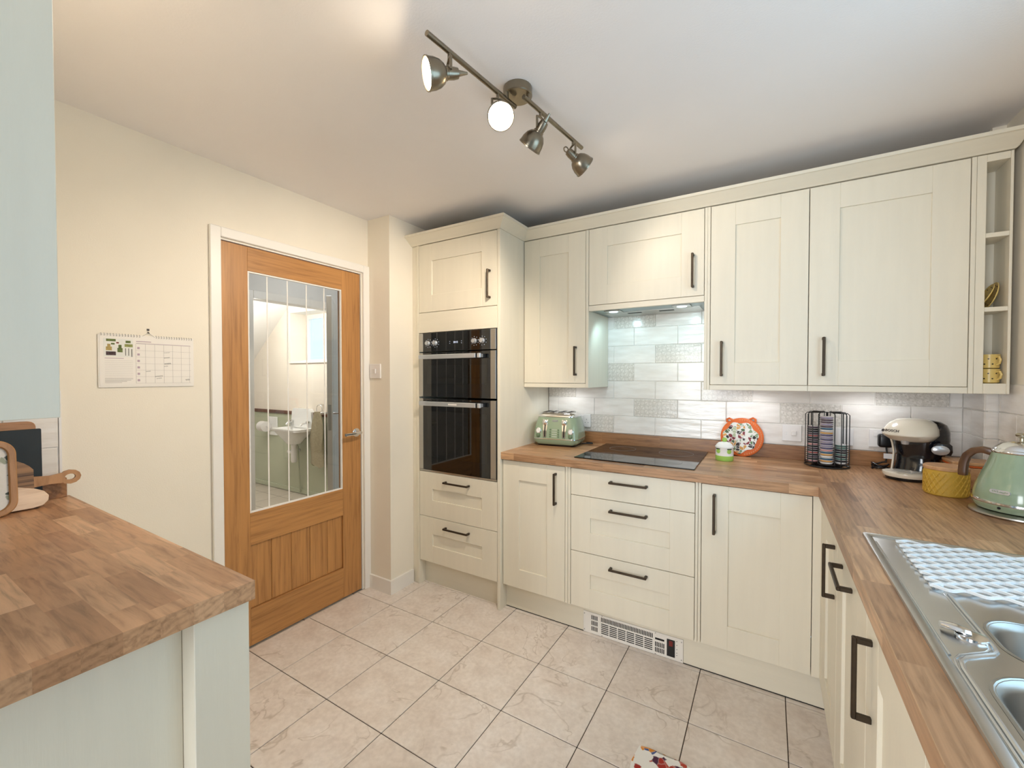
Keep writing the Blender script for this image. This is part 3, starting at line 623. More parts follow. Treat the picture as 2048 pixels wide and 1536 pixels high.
boxo('light_rail', (0.8465, 1.2465, YU, YU+0.02, UR, UB-0.001), 'cabinet_cream_h', wc, bev=0.001)
boxo('light_rail', (1.2475, 1.7545, YU, YU+0.02, UR, UB-0.001), 'cabinet_cream_h', wd, bev=0.001)
boxo('end_panel', (1.7555, 1.7690, YU-0.001, YB, UR, UT), 'cabinet_cream', wd, bev=0.001)
boxo('light_rail', (0.2130, 0.8190, YU, YU+0.02, 1.7235, 1.7535), 'cabinet_cream_h', wb, bev=0.001)
# open end shelf
sh = thing('open_shelf_unit', 'narrow open cream shelf unit at the end of the wall cabinets', 'shelf', (1.82, 0.31, UR))
SX0, SX1, SY1 = 1.7700, 1.8660, 0.3855
boxo('side_panel', (SX0, 1.7960, YU, SY1, UR, UT), 'cabinet_cream', sh, bev=0.001)
boxo('side_panel', (1.8580, SX1, YU, SY1, UR, UT), 'cabinet_cream', sh, bev=0.001)
boxo('back_panel', (1.7962, 1.8578, SY1-0.008, SY1, UR, UT), 'cabinet_cream', sh)
for z0, z1 in ((UR, 1.3235), (1.596, 1.6125), (1.875, 1.892), (2.160, UT)): boxo('shelf_board', (1.7962, 1.8578, YU+0.001, SY1-0.0085, z0, z1), 'cabinet_cream_h', sh, bev=0.001)
# ---- cornice swept along the top of all the units
cn = thing('cornice', 'cream cornice running along the top of the oven housing and wall cabinets', 'cornice', (0.6, 0.2, 2.19))
path = [(-0.8965, YT, '-y'), (-0.2135, YT, None), (-0.2135, YU, None), (SX1, YU, None), (SX1, 0.3855, '+x')]
off = [(0, -1), (1, -1), (1, -1), (1, -1), (1, 0)]
prof = [(-0.012, 2.1905), (0.003, 2.1905), (0.010, 2.197), (0.057, 2.231), (0.0645, 2.2325), (0.065, 2.246), (-0.012, 2.246)]
def sec(i):
    x, y, _ = path[i]; ox, oy = off[i]
    if i == 4: return [(min(x+o*ox, XR-0.001) if i >= 3 else x+o*ox, y, z) for o, z in prof]
    return [((min(x+o*ox, XR-0.002) if i >= 3 else x+o*ox), y+o*oy, z) for o, z in prof]
for a in range(4):
    bm = B(); loft(bm, [sec(a), sec(a+1)]); obj('moulding', bm, 'cabinet_cream_h', cn)
# ---- wall tiles
def tiles(parent, rows, f, parity, u_lo, u_hi, uj, decor=(), W=0.258, g=0.0013):
    for ri, (z0, z1, lo, hi) in rows:
        s = uj[ri % 2]; k = math.floor((lo-s)/W)
        while s+k*W < hi:
            a, b = max(lo, s+k*W), min(hi, s+(k+1)*W)
            if b-a > 0.01:
                d = any(r == ri and abs((a+b)/2-c) < 0.13 and a-0.02 < c < b+0.02 for r, c in decor)
                obj('wall_tile', fb(B(), f, a+g, b-g, z0+g, z1-g, 0.0, 0.0075, 0.0018), 'decor_tile' if d else 'wall_tile', parent)
            k += 1
ZR = [0.989+0.1105*i for i in range(8)]
tb = tag(boxo('wall_tiling', (-0.2130, 1.8495, 0.6030, 0.6079, 0.9885, 1.79), 'grout_wall'), 'white brick-shaped wall tiles with some patterned ones above the hob worktop', kind='structure')
FW = ('-y', 0.6060)
rows = [(i, (ZR[i], ZR[i+1], -0.2130, 1.8420)) for i in range(3)]+[(i, (ZR[i], min(ZR[i+1], 1.765), 0.205, 0.845)) for i in range(3, 7)]
DEC = [(0, 0.12), (1, 0.50), (1, 1.28), (2, 0.895), (2, -0.11), (2, 1.67), (3, 0.25), (4, 0.635), (6, 0.38)]
tiles(tb, rows, FW, 0, 0, 0, (0.250, 0.121), DEC)
tb2 = tag(boxo('wall_tiling', (1.8445, 1.8499, 0.3870, 0.6025, 0.9885, 1.32), 'grout_wall'), 'plain white wall tiles on the boxed corner', kind='structure')
tiles(tb2, [(i, (ZR[i], ZR[i+1], 0.3800, 0.5975)) for i in range(3)], ('-x', 1.8480), 0, 0, 0, (0.3795, 0.25), ())
tb3 = tag(boxo('wall_tiling', (1.8510, XR-0.0005, 0.3815, 0.3868, 0.9165, 1.32), 'grout_wall'), 'white tiles on the narrow return of the boxed corner', kind='structure')
tiles(tb3, [(i, (max(ZR[i], 0.9175) if i else 0.9175, ZR[i+1], 1.8420, XR-0.001)) for i in range(3)], ('-y', 0.3850), 0, 0, 0, (1.842, 1.842), ())
tb4 = tag(boxo('wall_tiling', (XR-0.0055, XR-0.0002, -0.49, 0.376, 0.9165, 1.32), 'grout_wall'), 'white tiles on the sink wall below the shelf unit', kind='structure')
tiles(tb4, [(i, (max(ZR[i], 0.9175) if i else 0.9175, ZR[i+1], -0.49, 0.376)) for i in range(3)], ('-x', XR-0.003), 0, 0, 0, (0.10, 0.23), ())
# ---- left-hand run (ends towards the room), seen from behind its corner
PX, PY = 0.165, -1.577
worktop('worktop', 'wood block worktop of the left-hand run in the foreground', [(XD+0.0005, PX, -2.2045, PY)], 'worktop_pen')
pb = thing('end_base_cabinet', 'pale base cabinet under the left-hand foreground worktop', 'cabinet', (-0.4, -1.9, 0))
boxo('carcass', (XD+0.002, 0.080, -2.2040, -1.625, 0.150, ZWB-0.002), 'cabinet_cream', pb)
boxo('end_panel', (0.081, 0.099, -2.2040, -1.6845, 0.0, ZWB-0.002), 'cabinet_cream', pb, bev=0.001)
boxo('end_post', (0.081, 0.150, -1.684, -1.582, 0.0, ZWB-0.002), 'cabinet_cream', pb, bev=0.0015)
boxo('plinth', (XD+0.002, 0.080, -1.675, -1.660, 0.0, 0.148), 'cabinet_cream_h', pb)
FP = ('+y', -1.602)
for a, b, hx in ((-1.085, -0.50, -0.555), (-0.50, 0.079, -0.445)): shaker('door', pb, FP, a, b, 0.1466, 0.872, (hx, 0.745, 'v'))
boxo('upstand', (XD+0.0085, XD+0.0265, -2.2040, -1.588, ZW+0.0003, 0.986), 'upstand_wood', pb, bev=0.0012)
pw = thing('wall_cabinet', 'pale wall cabinet at the left edge of the picture', 'cabinet', (-0.4, -2.0, 1.287))
boxo('carcass', (XD+0.002, 0.146, -2.2040, -1.882, 1.287, 2.250), 'cabinet_cream', pw)
boxo('end_panel', (0.147, 0.165, -2.2040, -1.862, 1.287, 2.250), 'cabinet_cream', pw, bev=0.001)
FQ = ('+y', -1.861)
for a, b, hx in ((-1.085, -0.47, -0.53), (-0.47, 0.145, -0.41)): shaker('door', pw, FQ, a, b, 1.290, 2.190, (hx, 1.44, 'v'))
tb5 = tag(boxo('wall_tiling', (XD+0.0002, XD+0.0055, -2.204, -1.603, 0.9165, 1.30), 'grout_wall'), 'white tiles on the door wall above the left-hand worktop', kind='structure')
tiles(tb5, [(0, (0.987, 1.0965, -2.204, -1.603)), (1, (1.0965, 1.207, -2.204, -1.603)), (2, (1.207, 1.30, -2.204, -1.603))], ('+x', XD+0.003), 0, 0, 0, (-1.863, -1.734), ())
o = boxo('trim_5', (XD+0.0002, XD+0.0115, -1.6025, -1.596, 0.9165, 1.30), 'white_plastic'); tag(o, 'slim white edge strip at the end of the left tiles', kind='structure')
# ------------------------------------------------------------------ double oven
ov = thing('double_oven', 'black glass and steel built-in double oven', 'oven', (-0.5335, 0.25, 0.745))
OX0, OX1 = -0.8325, -0.2345; YO = YT-0.003; FO = ('-y', YO)
boxo('casing', (OX0+0.014, OX1-0.014, YO+0.50, YO+0.51, 0.755, 1.62), 'dark_gap', ov)
def ofr(name, parent, u0, u1, z0, z1, d0, d1, mat, bev=0.001, **kw): return obj(name, fb(B(), FO, u0, u1, z0, z1, d0, d1, bev), mat, parent, **kw)
cp = ofr('control_panel', ov, OX0+0.034, OX1-0.044, 1.507, 1.6255, -0.02, 0.0, 'black_glass')
ofr('steel_end', cp, OX0, OX0+0.0335, 1.507, 1.6255, -0.02, 0.0, 'brushed_steel'); ofr('steel_end', cp, OX1-0.0435, OX1-0.006, 1.507, 1.6255, -0.02, 0.0, 'brushed_steel')
ofr('black_edge', cp, OX1-0.0058, OX1, 1.507, 1.6255, -0.02, -0.002, 'black_plastic')
for x in (-0.751, -0.692, -0.389, -0.332):
    bm = B(); rot_bm(lathe(bm, [(0.0165, 0), (0.0165, 0.010), (0.013, 0.014), (0.012, 0.022), (0.0, 0.0225)], seg=20), Matrix.Translation((x, YO, 1.5595)) @ Matrix.Rotation(PI/2, 4, 'X')); k = obj('knob', bm, 'silver_plastic', ov, smooth=True, label='round silver control knob')
    bm = B()
    for i in range(9):
        a = 2*PI*i/9+0.3; fb(bm, FO, x+0.026*math.cos(a)-0.0012, x+0.026*math.cos(a)+0.0012, 1.5595+0.026*math.sin(a)-0.0012, 1.5595+0.026*math.sin(a)+0.0012, 0.0, 0.0006)
    obj('dial_marks', bm, 'display_white', cp)
text('clock_digits', '20:12', 0.016, 'display_white', cp, Matrix.Translation((-0.533, YO-0.0004, 1.559)) @ Matrix.Rotation(PI/2, 4, 'X'), 0.0003)
bm = B()
for s in (-1, 1):
    for k in range(2): fb(bm, FO, -0.533+s*0.045-0.002, -0.533+s*0.045+0.002, 1.552+0.012*k, 1.554+0.012*k, 0.0, 0.0006)
obj('touch_marks', bm, 'display_white', cp)
def odoor(z0, z1, w0, w1, hz, racks, label):
    d = ofr('oven_door', ov, OX0+0.034, OX1-0.044, w1+0.0, z1-0.004, -0.02, 0.0, 'black_glass', 0.0, label=label)
    bm = B(); fb(bm, FO, OX0+0.034, OX1-0.044, z0+0.004, w0, -0.02, 0.0); fb(bm, FO, OX0+0.034, -0.765, w0, w1, -0.02, 0.0); fb(bm, FO, -0.305, OX1-0.044, w0, w1, -0.02, 0.0)
    obj('glass_border', bm, 'black_glass', d)
    ofr('window_pane', d, -0.765, -0.305, w0, w1, -0.006, 0.0, 'oven_pane', 0.0)
    ofr('steel_strip', d, OX0, OX0+0.0335, z0+0.004, z1-0.004, -0.02, 0.0, 'brushed_steel'); ofr('steel_strip', d, OX1-0.0435, OX1-0.006, z0+0.004, z1-0.004, -0.02, 0.0, 'brushed_steel')
    ofr('black_edge', d, OX1-0.0058, OX1, z0+0.002, z1-0.002, -0.02, -0.002, 'black_plastic')
    bm = B(); fb(bm, FO, OX0+0.036, -0.352, hz-0.0135, hz+0.0135, 0.030, 0.046, 0.003); fb(bm, FO, -0.342, -0.318, hz-0.0135, hz+0.0135, 0.030, 0.046, 0.003)
    for x in (OX0+0.045, -0.338): fb(bm, FO, x-0.008, x+0.008, hz-0.010, hz+0.010, 0.0, 0.031)
    h = obj('handle', bm, 'silver_plastic', d); ofr('handle_joint', h, -0.352, -0.342, hz-0.0125, hz+0.0125, 0.031, 0.045, 'black_plastic', 0.0)
    # cavity and racks behind the glass
    bm = B(); box(bm, -0.78, -0.29, YO+0.40, YO+0.41, w0-0.01, w1+0.01); box(bm, -0.79, -0.78, YO+0.022, YO+0.41, w0-0.01, w1+0.01); box(bm, -0.29, -0.28, YO+0.022, YO+0.41, w0-0.01, w1+0.01); box(bm, -0.79, -0.28, YO+0.022, YO+0.41, w0-0.02, w0-0.01); box(bm, -0.79, -0.28, YO+0.022, YO+0.41, w1+0.01, w1+0.02)
    obj('cavity', bm, 'print_grey', ov)
    for z in racks:
        bm = B()
        for k in range(9): y = YO+0.05+k*0.035; tube(bm, [(-0.775, y, z), (-0.295, y, z)], 0.0028, 6)
        for x in (-0.77, -0.30): tube(bm, [(x, YO+0.05, z), (x, YO+0.33, z)], 0.003, 6)
        obj('rack', bm, 'chrome', ov)
odoor(1.218, 1.505, 1.305, 1.420, 1.472, (1.340,), 'upper oven door')
d2_ = odoor(0.752, 1.214, 0.840, 1.130, 1.181, (0.955, 1.045), 'lower oven door')
ofr('bottom_trim', ov, OX0, OX1-0.003, 0.7435, 0.7545, -0.02, -0.001, 'brushed_steel')
boxo('brand_strip', (-0.555, -0.490, YO-0.0466, YO-0.046, 1.177, 1.185), 'white_plastic', ov)
# ------------------------------------------------------------------ hob and hood
hb = thing('induction_hob', 'black glass induction hob set on the worktop', 'hob', (0.51, 0.31, ZW))
boxo('glass_top', (HBX0, HBX1, HBY0, HBY1, ZW+0.0003, ZW+0.0055), 'hob_glass', hb, bev=0.0015)
bm = B()
for x, y, r in ((0.36, 0.17, 0.09), (0.36, 0.43, 0.075), (0.66, 0.17, 0.075), (0.66, 0.43, 0.09)): tube(bm, [(x+r*math.cos(2*PI*i/36), y+r*math.sin(2*PI*i/36), ZW+0.0055) for i in range(36)], 0.0005, 4, closed=True)
obj('zone_marks', bm, 'print_grey', hb)
hd_ = thing('cooker_hood', 'grey canopy cooker hood under the short cabinet', 'cooker hood', (0.515, 0.43, 1.725))
boxo('underside', (0.2145, 0.8180, YU+0.022, YB, 1.726, 1.7535), 'hood_metal', hd_, bev=0.002)
boxo('front_lip', (0.2145, 0.8180, YU+0.0205, YU+0.0218, 1.7240, 1.7530), 'brushed_steel', hd_)
for x in (0.33, 0.70):
    boxo('light_surround', (x-0.045, x+0.045, 0.300, 0.375, 1.7215, 1.7258), 'brushed_steel', hd_, bev=0.001)
    bm = B(); lathe(bm, [(0.026, 0.0), (0.024, -0.0025)][::-1], (x, 0.338, 1.7214), 20); obj('hood_lamp', bm, 'led_cool', hd_)
    l = light('hood_lamp_light', 'SPOT', (x, 0.338, 1.712), 1.5, (0.55, 0.88, 1.0), spot_size=2.5, spot_blend=0.6, shadow_soft_size=0.02); aim(l, (0, 0.55, -1))
for x in (0.42, 0.60): boxo('filter_grip', (x-0.04, x+0.04, 0.44, 0.47, 1.7235, 1.7258), 'dark_gap', hd_)
boxo('grease_filter', (0.25, 0.78, 0.40, 0.585, 1.7242, 1.7259), 'brushed_steel', hd_)
# under-cabinet lamps
def puck(x, y, e, label):
    t = thing('under_cabinet_lamp', label, 'lamp', (x, y, UR+0.012), 'round lamps under the wall cabinets')
    bm = B(); lathe(bm, [(0.034, 1.299), (0.034, 1.3085)], (x, y, 0), 24); obj('housing', bm, 'brushed_steel', t)
    bm = B(); lathe(bm, [(0.028, 1.2972), (0.028, 1.2988)], (x, y, 0), 24); obj('diffuser', bm, 'led_white', t)
    l = light('under_cabinet_light', 'SPOT', (x, y, 1.294), e, (0.93, 0.96, 1.0), spot_size=2.6, spot_blend=0.5, shadow_soft_size=0.025); aim(l, (0, 0.15, -1))
puck(-0.02, 0.44, 0.9, 'round lamp under the wall cabinet above the toaster')
puck(1.03, 0.44, 0.9, 'round lamp under the cabinet right of the hood')
puck(1.50, 0.44, 0.9, 'round lamp under the widest wall cabinet')
# ------------------------------------------------------------------ plinth heater
ht = thing('plinth_heater', 'white slotted plinth heater with a small red and black control', 'heater', (0.5175, 0.04, 0))
FH = ('-y', 0.0435)
Wd = HX1-HX0
bm = B(); fb(bm, FH, HX0, HX1, 0.001, HZ, -0.012, 0.002, 0.001); pl = obj('front_plate', bm, 'white_gloss', ht)
def slot(bm, u0, u1, z0, z1): fb(bm, FH, HX0+Wd*u0, HX0+Wd*u1, HZ*z0, HZ*z1, 0.0012, 0.0026)
bm = B()
for i in range(5):
    for j in range(3): slot(bm, 0.090+i*0.0145, 0.098+i*0.0145, 0.16+j*0.26, 0.36+j*0.26)
obj('side_slots', bm, 'dark_gap', ht)
bm = B()
for i in range(34): slot(bm, 0.195+i*0.0156, 0.204+i*0.0156, 0.70, 0.90)
obj('top_slots', bm, 'dark_gap', ht)
bm = B()
for c in range(6):
    for j in range(6): slot(bm, 0.197+c*0.0885, 0.274+c*0.0885, 0.155+j*0.085, 0.195+j*0.085)
obj('louvre_slots', bm, 'dark_gap', ht)
bm = B()
for i in range(6):
    for j in range(2): slot(bm, 0.742+i*0.0155, 0.751+i*0.0155, 0.14+j*0.24, 0.34+j*0.24)
slot(bm, 0.742, 0.828, 0.68, 0.76)
obj('control_slots', bm, 'dark_gap', ht)
dp = boxo('control_display', (HX0+Wd*0.852, HX0+Wd*0.926, 0.0405, 0.0418, HZ*0.13, HZ*0.86), 'black_plastic', ht)
boxo('lit_digits', (HX0+Wd*0.872, HX0+Wd*0.906, 0.0399, 0.0405, HZ*0.58, HZ*0.80), 'display_red', dp)
bm = B()
for u, z in ((0.012, 0.12), (0.012, 0.88), (0.205, 0.05), (0.205, 0.97), (0.745, 0.05), (0.745, 0.95), (0.985, 0.12), (0.985, 0.88)): fb(bm, FH, HX0+Wd*u-0.0025, HX0+Wd*u+0.0025, HZ*z-0.0025 if z > 0.1 else 0.003, HZ*z+0.0025 if z > 0.1 else 0.008, 0.0015, 0.003)
obj('screws', bm, 'brushed_steel', ht)
bm = B()
for z in (0.25, 0.35, 0.5, 0.68, 0.84): fb(bm, FH, HX0+Wd*0.94, HX0+Wd*0.946, HZ*z, HZ*z+0.003, 0.0015, 0.0025)
obj('led_dots', bm, 'dark_gap', ht)
# ------------------------------------------------------------------ sockets and switches
def plate(name, label, f, u, z, w, h, parts, d0=0.0):
    c = fp(f, u, z-h/2, d0); t = thing(name, label, 'socket' if 'socket' in name else 'switch', c)
    obj('face_plate', fb(B(), f, u-w/2, u+w/2, z-h/2, z+h/2, d0, d0+0.009, 0.002), 'white_plastic', t)
    for pn, du, dz, pw, ph, pd, m in parts: obj(pn, fb(B(), f, u+du-pw/2, u+du+pw/2, z+dz-ph/2, z+dz+ph/2, d0+0.007, d0+pd, 0.001), m, t)
    return t
plate('light_switch', 'white single light switch on the wall projection by the door', ('-y', -0.2152), -1.021, 1.3835, 0.098, 0.090, [('rocker', 0, 0.0, 0.018, 0.028, 0.014, 'white_plastic')], 0.0005)
FW2 = ('-y', 0.5985)
plate('wall_socket', 'white double socket behind the toaster', FW2, 0.025, 1.058, 0.146, 0.086, [('rocker', 0.02, 0.022, 0.012, 0.02, 0.013, 'white_plastic'), ('pin_hole', 0.045, 0.008, 0.004, 0.010, 0.0092, 'dark_gap'), ('pin_hole', 0.036, -0.012, 0.008, 0.004, 0.0092, 'dark_gap'), ('pin_hole', 0.056, -0.012, 0.008, 0.004, 0.0092, 'dark_gap')])
plate('fused_switch', 'white switch plate on the tiles left of the capsule rack', FW2, 1.204, 1.054, 0.086, 0.086, [('rocker', 0.008, 0.0, 0.022, 0.022, 0.015, 'white_plastic'), ('fuse_holder', -0.027, -0.002, 0.012, 0.016, 0.0105, 'white_plastic')])
plate('wall_socket', 'white double socket behind the capsule rack', FW2, 1.385, 1.050, 0.146, 0.086, [('rocker', 0.03, 0.02, 0.014, 0.022, 0.013, 'white_plastic'), ('rocker', -0.05, 0.02, 0.014, 0.022, 0.013, 'white_plastic')])
plate('wall_socket', 'white socket behind the coffee machine', FW2, 1.590, 1.053, 0.146, 0.086, [('rocker', -0.05, 0.02, 0.014, 0.022, 0.013, 'white_plastic')])
# plug with lead for the coffee machine
t = thing('plug_and_lead', 'black plug in the wall socket with coiled black lead and white tag', 'lead', (1.57, 0.55, ZW))
boxo('plug', (1.545, 1.600, 0.548, 0.5885, 1.015, 1.078), 'black_plastic', t, bev=0.012, seg=3)
bm = B(); pts = [(1.575, 0.560, 1.015), (1.578, 0.556, 0.985), (1.572, 0.548, 0.95)]
for i in range(34):
    a = 0.5+i*0.62; pts.append((1.548+0.030*math.cos(a), 0.528+0.022*math.sin(a), 0.945-0.021*min(1, i/20)+0.006*math.sin(a*2.3)))
pts += [(1.60, 0.52, 0.921), (1.66, 0.50, 0.921)]
tube(bm, pts, 0.0036, 8); obj('lead', bm, 'black_plastic', t, smooth=True)
o = boxo('white_tag', (1.562, 1.593, 0.5375, 0.5385, 0.966, 0.990), 'white_plastic', t)
# ------------------------------------------------------------------ sink
sk = thing('sink', 'stainless steel one-and-a-half bowl sink with drainer', 'sink', (1.57, -1.03, ZW))
KX0, KX1, KY0, KY1 = 1.322, 1.822, -1.530, -0.558; zt = ZW+0.0045
LX0, LX1, LY0, LY1 = 1.368, 1.765, -1.492, -1.168   # main bowl
MX0, MX1, MY0, MY1 = 1.424, 1.755, -1.128, -0.975    # half bowl
bm = B()
# top sheet as a grid with two openings: rectangles around the bowls
def sheet(x0, x1, y0, y1, z=zt): box(bm, x0, x1, y0, y1, z-0.0012, z)
IX0, IX1, IY0, IY1 = KX0+0.018, KX1-0.018, KY0+0.018, KY1-0.016
zr = zt-0.0035
RB = 0.050
sheet(IX0, LX0, LY0, LY1, zr); sheet(LX1, IX1, LY0, LY1, zr); sheet(IX0, IX1, IY0, LY0, zr); sheet(IX0, IX1, LY1, MY0, zr); sheet(IX0, MX0, MY0, MY1, zr); sheet(MX1, IX1, MY0, MY1, zr); sheet(IX0, IX1, MY1, IY1, zr)
obj('deck', bm, 'sink_steel', sk)
bm = B(); secs = []
for i in range(0, 1):
    pass
ro = lambda w, z, r: rrect(KX1-KX0-2*w, KY1-KY0-2*w, r, z, 5, (KX0+KX1)/2, (KY0+KY1)/2)
loft(bm, [ro(0, ZW+0.0003, 0.012), ro(0.0015, zt, 0.011), ro(0.014, zt+0.0004, 0.010), ro(0.019, zr, 0.008), ro(0.0185, zr-0.0012, 0.008)], False, False); obj('rim', bm, 'sink_steel', sk, smooth=True)
def bowl(x0, x1, y0, y1, depth, r, name):
    bm = B(); cx, cy = (x0+x1)/2, (y0+y1)/2; w, d = x1-x0, y1-y0
    outer = []
    secs = [rrect(w+0.012, d+0.012, r+0.004, zr+0.0004, 8, cx, cy), rrect(w+0.004, d+0.004, r, zr+0.0012, 8, cx, cy), rrect(w-0.006, d-0.006, r, zr-0.003, 8, cx, cy), rrect(w-0.014, d-0.014, r, zr-0.012, 8, cx, cy), rrect(w-0.03, d-0.03, r, zr-depth+0.03, 8, cx, cy), rrect(w-0.05, d-0.05, r, zr-depth+0.008, 8, cx, cy), rrect(w-0.10, d-0.10, r*0.7, zr-depth, 8, cx, cy), rrect(0.09, 0.09, 0.044, zr-depth-0.004, 8, cx, cy)]
    loft(bm, secs, False, False)
    # fillets between the rounded mouth and the square cut-out
    o = obj(name, bm, 'bowl_steel_shaded', sk, smooth=True)
    for sx in (-1, 1):
        for sy in (-1, 1):
            bm = B(); c = (cx+sx*w/2, cy+sy*d/2); pts = [c]
            for i in range(9): a = PI/2*i/8; pts.append((c[0]-sx*r*(1-math.sin(a)), c[1]-sy*r*(1-math.cos(a))))
            loft(bm, [[(p[0], p[1], zr-0.0012) for p in pts], [(p[0], p[1], zr) for p in pts]])
            obj('bowl_corner', bm, 'sink_steel', o)
    bm = B(); lathe(bm, [(0.045, -0.001), (0.043, 0.002), (0.030, 0.002), (0.028, -0.004), (0.0, -0.004)], (cx, cy, zr-depth), 24); obj('waste', bm, 'chrome', o, smooth=True)
bowl(LX0, LX1, LY0, LY1, 0.165, 0.07, 'main_bowl'); bowl(MX0, MX1, MY0, MY1, 0.12, 0.055, 'half_bowl')
# raised ridges: long side ridge, drainer groove, S-shaped rib between the drainer shelf and the bowls
def rib(pts, r=0.0028): bm = B(); tube(bm, pts, r, 8); obj('ridge', bm, 'sink_steel', sk, smooth=True)
rib([(1.343, -0.62, zr), (1.343, -1.15, zr)], 0.0018)
S0 = [(1.408, -0.900), (1.409, -1.00), (1.410, -1.085), (1.408, -1.104), (1.400, -1.116), (1.384, -1.128), (1.362, -1.146), (1.352, -1.163), (1.349, -1.185), (1.349, -1.26), (1.350, -1.40), (1.350, -1.49)]
S = [(x, y, zr) for x, y in S0]
rib(S, 0.0036); rib([(x-0.006, y+0.004, z) for x, y, z in S], 0.002)
for k in range(3): rib([(1.385+0.12*k+0.02*math.sin(0.0), -0.62, zr), (1.39+0.12*k, -0.88, zr)], 0.003)
kb = thing('waste_knob', 'clear chrome pop-up waste knob on the sink ledge', 'knob', (1.378, -1.066, zr))
bm = B(); lathe(bm, [(0.021, 0.0), (0.020, 0.004), (0.012, 0.006), (0.0, 0.0062)], (1.390, -1.069, zr), 20); obj('base', bm, 'chrome', kb, smooth=True)
bm = B(); secs = []
for i in range(7):
    a = i/6; w = 0.006+0.008*math.sin(PI*min(1, 0.15+a*0.85)); x = 1.388-0.034*a; y = -1.068+0.008*a; z = zr+0.0075+0.002*math.sin(PI*a)
    secs.append([(x, y+w*math.cos(q), z+0.0048*math.sin(q)) for q in [2*PI*j/12 for j in range(12)]])
loft(bm, secs); obj('grip', bm, 'chrome', kb, smooth=True)
# white lattice mat on the drainer
mt = thing('draining_mat', 'white wavy lattice draining mat on the sink drainer', 'mat', (1.58, -0.745, zr))
NX = 40; X0m, X1m = 1.384, 1.764; Y0m, Y1m = -0.888, -0.604; nrow = 18; pch = (Y1m-Y0m)/(nrow-1)
for r_ in range(nrow):
    bm = B(); pts = []
    for i in range(NX*2+1):
        x = X0m+(X1m-X0m)*i/(NX*2); ph = 2*PI*(x-X0m)/0.052+(PI if r_ % 2 else 0)
        pts.append((x+0.008*math.sin(r_*1.3)*0.0, Y0m+pch*r_+pch*0.44*math.cos(ph), zr+0.0075))
    ribbon(bm, pts, 0.0046, 0.005); obj('lattice_strand', bm, 'mat_white', mt)
for x in (X0m+0.02, (X0m+X1m)/2, X1m-0.02):
    for y in (Y0m+0.02, Y1m-0.02): bm = B(); lathe(bm, [(0.004, 0.0006), (0.004, 0.006)], (x, y, zr), 8); obj('foot', bm, 'mat_white', mt)
# ------------------------------------------------------------------ ceiling spotlight bar
cl = thing('ceiling_spotlight', 'brushed nickel ceiling bar with four spotlights', 'spotlight', (0.355, -0.79, ZC))
RC = (0.352, -0.790)
bm = B(); lathe(bm, [(0.049, -0.0005), (0.050, -0.004), (0.050, -0.027), (0.047, -0.030), (0.0, -0.030)][::-1], (RC[0], RC[1], ZC), 32); obj('ceiling_rose', bm, 'light_nickel', cl, smooth=True)
BZ = 2.286
ba0, ba1 = Vector((0.292, -1.178, BZ)), Vector((0.336, -0.780, BZ)); bb0, bb1 = Vector((0.388, -0.812, BZ)), Vector((0.434, -0.412, BZ))
for a, b in ((ba0, ba1), (bb0, bb1)):
    bm = B(); tube(bm, [a, b], 0.0078, 12); obj('bar', bm, 'light_nickel', cl, smooth=True)
for p in (ba1-(ba1-ba0).normalized()*0.05, bb0+(bb1-bb0).normalized()*0.03):
    bm = B(); tube(bm, [(p.x, p.y, BZ), (p.x, p.y, ZC-0.028)], 0.0085, 10); obj('joint', bm, 'light_nickel', cl, smooth=True)
def head(pos, d, mat, energy, beam=1.3, ring=True, blend=0.7):
    """bell-shaped spotlight on a small fork; d is where it shines"""
    pos = Vector(pos); d = Vector(d).normalized(); piv = pos+Vector((0, 0, -0.062))
    hd = obj('lamp_stem', tube(B(), [pos, pos+Vector((0, 0, -0.022))], 0.005, 8), 'light_nickel', cl)
    side = d.cross(Vector((0, 0, 1))).normalized()
    bm = B()
    for s in (-1, 1):
        a = pos+Vector((0, 0, -0.020)); b = piv+side*s*0.019
        ribbon(bm, [a, a+side*s*0.019+Vector((0, 0, -0.006)), b], 0.013, 0.0035, tuple(side)) if False else tube(bm, [a, a+side*s*0.019+Vector((0, 0, -0.004)), b], 0.0042, 6)
    obj('fork', bm, 'light_nickel', cl)
    Q = Matrix.Translation(piv) @ d.to_track_quat('Z', 'Y').to_matrix().to_4x4()
    bm = B(); lathe(bm, [(0.006, -0.030), (0.014, -0.026), (0.0165, -0.012), (0.0165, 0.006), (0.0185, 0.008), (0.0185, 0.012), (0.0270, 0.018), (0.0355, 0.030), (0.0405, 0.046), (0.0420, 0.062), (0.0435, 0.063), (0.0435, 0.068), (0.0410, 0.068), (0.0385, 0.046), (0.026, 0.026), (0.0, 0.024)], seg=28, cap1=False)
    rot_bm(bm, Q); sh_ = obj('lamp_shade', bm, 'light_nickel', cl, smooth=True)
    if ring:
        bm = B(); tube(bm, [(0, 0.010*math.cos(a), -0.036+0.010*math.sin(a)) for a in [2*PI*i/16 for i in range(16)]], 0.0026, 6, closed=True); rot_bm(bm, Q); obj('adjust_ring', bm, 'light_nickel', sh_)
    else:
        bm = B(); tube(bm, [(0, 0, -0.028), (0, 0, -0.056)], 0.009, 8, r1=0.0035); rot_bm(bm, Q); obj('adjust_grip', bm, 'light_nickel', sh_)
    bm = B(); lathe(bm, [(0.0, 0.050), (0.0375, 0.050), (0.0385, 0.0565), (0.030, 0.0610), (0.0, 0.0630)], seg=24); rot_bm(bm, Q); obj('bulb', bm, mat, sh_, smooth=True)
    l = light('spotlight_light', 'SPOT', piv+d*0.076, energy, (1.0, 0.86, 0.70), spot_size=beam, spot_blend=blend, shadow_soft_size=0.016); aim(l, d)
bd = (ba1-ba0).normalized(); bd2 = (bb1-bb0).normalized()
